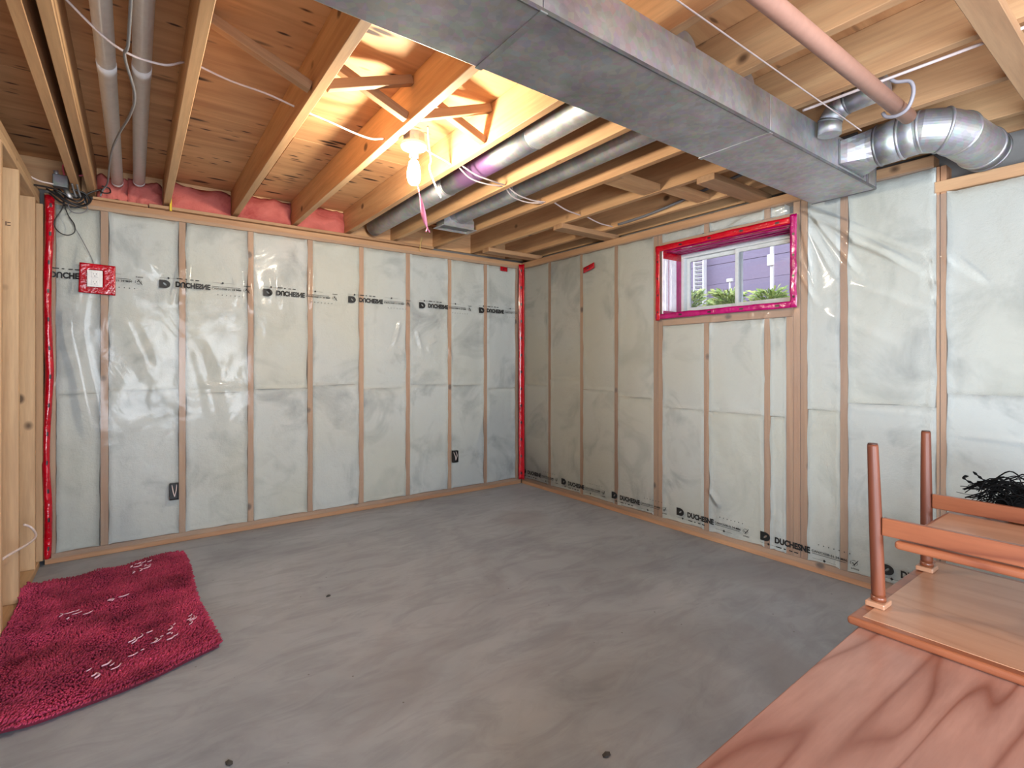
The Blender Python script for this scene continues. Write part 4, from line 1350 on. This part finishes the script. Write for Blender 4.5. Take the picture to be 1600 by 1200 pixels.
ut = empty('upturned_table', (-1.0, -3.9, TZ)); tag(ut, 'teak table lying upside down on the larger table with legs in the air', 'table')
U0 = TZ+.001
rounded_slab('tabletop', (-1.382, -4.55, U0), (-.618, -3.402, U0+.024), M['tw_edge'], ut, .011, 4)
box('underside_panel', (-1.352, -4.52, U0+.0235), (-.648, -3.434, U0+.0255), M['tw_top'], ut, .0008)
LZ0 = U0+.0257
def taper_leg(x0, y0, x1, y1, z0, z1):
    path = [Vector((x0, y0, z0)).lerp(Vector((x1, y1, z1)), t) for t in (0, .02, .25, .5, .75, .985, 1)]
    rr = [.0178, .0185, .0183, .0176, .0163, .0148, .0140]
    o = tube('leg', path, lambda t: rr[[0, 1, 2, 3, 4, 5, 6][min(range(7), key=lambda q: abs((q/6)-t))]], M['tw_leg'], ut, 18)
    return o
legs = [(-1.234, -3.436, -1.250, -3.426), (-.770, -3.436, -.742, -3.426), (-1.236, -4.50, -1.252, -4.51), (-.766, -4.50, -.748, -4.51)]
for a, b_, c, d in legs:
    lg = taper_leg(a, b_, c, d, LZ0+.030, .930)
    k = tube('foot_cap', [Vector((c, d, .9302)), Vector((c, d, .9335))], .0130, M['knob_dark'], None, 18)
    k.parent = lg; k.location = Vector(k.location)-(Vector(lg.location)+Vector(ut.location))
    box('corner_block', (a-.032, b_-.026, LZ0), (a+.032, b_+.026, LZ0+.017), M['tw_top'], ut, .004, 2)
    tube('leg_collar', [Vector((a, b_, LZ0+.017)), Vector((a, b_, LZ0+.031))], .0205, M['tw_rail'], ut, 18)
box('side_rail', (-1.252, -4.488, .654), (-1.232, -3.450, .708), M['tw_rail'], ut, .003, 2)
box('side_rail', (-.768, -4.488, .657), (-.748, -3.450, .708), M['tw_rail'], ut, .003, 2)
rounded_slab('shelf', (-1.268, -4.46, .626), (-.600, -3.486, .651), M['tw_edge'], ut, .011, 4)
box('shelf_face', (-1.228, -4.44, .6505), (-.772, -3.500, .6522), M['tw_top'], ut, .0006)

# ---- black yarn heap on the shelf
hp = empty('yarn_heap', (-.68, -3.75, .646)); tag(hp, 'tangled heap of black braided yarn on the upturned shelf', 'yarn')
random.seed(3)
vs, fs = [], []
for k in range(330):
    t0 = random.random()
    y0 = -3.60-.33*random.random(); x0 = -.665+random.uniform(-.055, .05)
    z0 = .655+random.uniform(0, .10)*max(.15, math.sin(PI*min(1, (-3.52-y0)/.30)))
    a = random.uniform(-.9, .9)+(PI/2 if random.random() < .75 else -PI/2)
    ln = random.uniform(.08, .24)
    pts = []
    for q in range(5):
        s = q/4
        pts.append((max(-.735, x0+math.cos(a)*ln*s*.3+random.uniform(-.014, .014)), y0+math.sin(a)*ln*(s-.5)+random.uniform(-.014, .014), max(.656, z0+.055*math.sin(PI*s)*random.uniform(.2, 1)+random.uniform(-.012, .012))))
    tube_data(catmull(pts, 4), random.uniform(.0010, .0024), 5, True, 1.0, vs, fs)
tag(raw('yarn_strands', vs, fs, M['yarn'], hp, (0, 0, 0), True), kind='stuff')
for pts in ([(-.67, -3.62, .745), (-.675, -3.575, .768), (-.68, -3.545, .795)], [(-.67, -3.62, .735), (-.68, -3.565, .748), (-.685, -3.535, .758), (-.688, -3.520, .772), (-.69, -3.535, .778)], [(-.66, -3.66, .76), (-.665, -3.60, .752), (-.67, -3.555, .745)]):
    path = catmull(pts, 8)
    tube('yarn_braid', path, lambda t: .0034+.0018*math.sin(t*30), M['yarn'], hp, 7)
def lump(cx, cy, cz, a, b_, c, seed):
    bm = bmesh.new(); bmesh.ops.create_icosphere(bm, subdivisions=3, radius=1)
    for v_ in bm.verts:
        n = 1+.25*fbm(v_.co.x*2+seed, v_.co.y*2, v_.co.z*2, 3)
        v_.co = Vector((v_.co.x*a*n, v_.co.y*b_*n, max(-c*.7, v_.co.z*c*n)))
    return link('yarn_core', mesh_of(bm, 'yarn_core'), M['yarn'], hp, (cx, cy, cz), True)
lump(-.672, -3.76, .690, .055, .150, .052, 2.0)

# ================================================================== FLOOR DEBRIS
def chip(x, y, s, label, seed):
    bm = bmesh.new(); bmesh.ops.create_icosphere(bm, subdivisions=1, radius=s)
    for v_ in bm.verts:
        v_.co = Vector((v_.co.x*(1+.5*mnoise.noise(v_.co*200+Vector((seed, 0, 0)))), v_.co.y*.65, max(0.0, v_.co.z*.4+s*.1)))
    o = link('debris_chip', mesh_of(bm, 'debris_chip'), M['chip'], None, (x, y, .0003))
    o.rotation_euler.z = seed
    tag(o, label, 'debris', 'dark chips on the concrete floor')
CHIPS = [(-1.950, -2.968, .011, 'dark chip on the floor nearest the low table edge'), (-2.222, -2.925, .010, 'dark chip on the floor left of the one by the table'), (-2.470, -2.720, .011, 'dark curled chip on the floor in front of the rug side'), (-2.87, -2.33, .010, 'grey chip on the floor just right of the rug'), (-2.30, -1.39, .010, 'thin dark chip on the mid floor')]
for i, (x, y, s, lab) in enumerate(CHIPS): chip(x, y, s*1.5, lab, i*1.7)

# ================================================================== OUTSIDE THE WINDOW
gd = box('garden_ground', (.31, -9, 1.30), (6.0, 5, 1.48), M['soil'], None, 0)
tag(gd, 'garden soil outside the basement window', 'ground', kind='structure')
nb = empty('neighbour_wall', (3.6, -2.2, 1.48)); tag(nb, 'mauve siding wall across the side yard outside', 'wall')
for k in range(12):
    box('siding_board', (3.55+.004*(k % 2), -9, 1.48+k*.28), (3.62, 5, 1.48+k*.28+.277), M['siding'], nb, .003)
sh = empty('louvred_shutter', (3.45, .29, 1.48)); tag(sh, 'white louvred panel outside behind the left pane', 'shutter')
box('shutter_stile', (3.42, .355, 1.482), (3.50, .375, 2.90), M['ext_white'], sh, .003)
box('shutter_stile', (3.42, .205, 1.482), (3.50, .225, 2.90), M['ext_white'], sh, .003)
for k in range(24):
    beam('louvre', (3.45, .226, 1.52+k*.056), (3.45, .354, 1.52+k*.056), .050, .006, M['ext_white'], sh, up=(.6, 0, 1), bev=.001)
wp = empty('white_post', (2.6, -1.18, 1.48)); tag(wp, 'white post with a box standing outside behind the right pane', 'post')
box('post_shaft', (2.585, -1.195, 1.482), (2.62, -1.163, 2.56), M['ext_white'], wp, .003)
box('meter_box', (2.56, -1.215, 2.275), (2.584, -1.142, 2.40), M['ext_white'], wp, .004)
ws = empty('garden_stake', (2.6, -.68, 1.48)); tag(ws, 'short white T-shaped garden stake outside behind the left pane', 'stake')
box('stake_shaft', (2.59, -.690, 1.482), (2.61, -.672, 2.16), M['ext_white'], ws, .002)
box('stake_head', (2.58, -.715, 2.161), (2.62, -.645, 2.20), M['ext_white'], ws, .003)
def plant(x, y, h, n, label, mats, seed):
    random.seed(seed)
    e = empty('garden_plant', (x, y, 1.48)); tag(e, label, 'plant')
    for m_ in mats:
        vs, fs = [], []
        for k in range(n):
            a = random.uniform(0, 2*PI); r_ = random.uniform(0, .10); z_ = 1.50+h*.82*random.random()**.6
            p = Vector((x+math.cos(a)*r_, y+math.sin(a)*r_*1.4, z_))
            d = Vector((math.cos(a), math.sin(a), random.uniform(-.2, .9))).normalized(); sd = d.orthogonal().normalized()
            ln = random.uniform(.04, .09); b0 = len(vs)
            vs += [p, p+d*ln*.5+sd*ln*.2+Vector((0, 0, .006)), p+d*ln, p+d*ln*.5-sd*ln*.2+Vector((0, 0, .006))]
            fs.append((b0, b0+1, b0+2, b0+3))
        raw('foliage', vs, fs, m_, e)
    for k in range(5):
        a = k*1.3
        cable('stem', [(x, y, 1.48), (x+.03*math.cos(a), y+.03*math.sin(a), 1.48+h*.5), (x+.09*math.cos(a), y+.1*math.sin(a), 1.48+h*.9)], .005, M['leaf'], e, 5, 4)
for i, (x, y, h, lab) in enumerate(((1.45, -.93, .44, 'leafy green garden plant at the left of the left pane'), (1.75, -1.10, .36, 'low green garden plant in the middle of the left pane'), (1.40, -1.36, .40, 'yellow-green garden plant just left of the sash bar'), (1.70, -1.60, .40, 'pale garden plant just right of the sash bar'))):
    plant(x, y, h*1.12, 260, lab, [M['leaf'], M['leaf2']], 30+i)
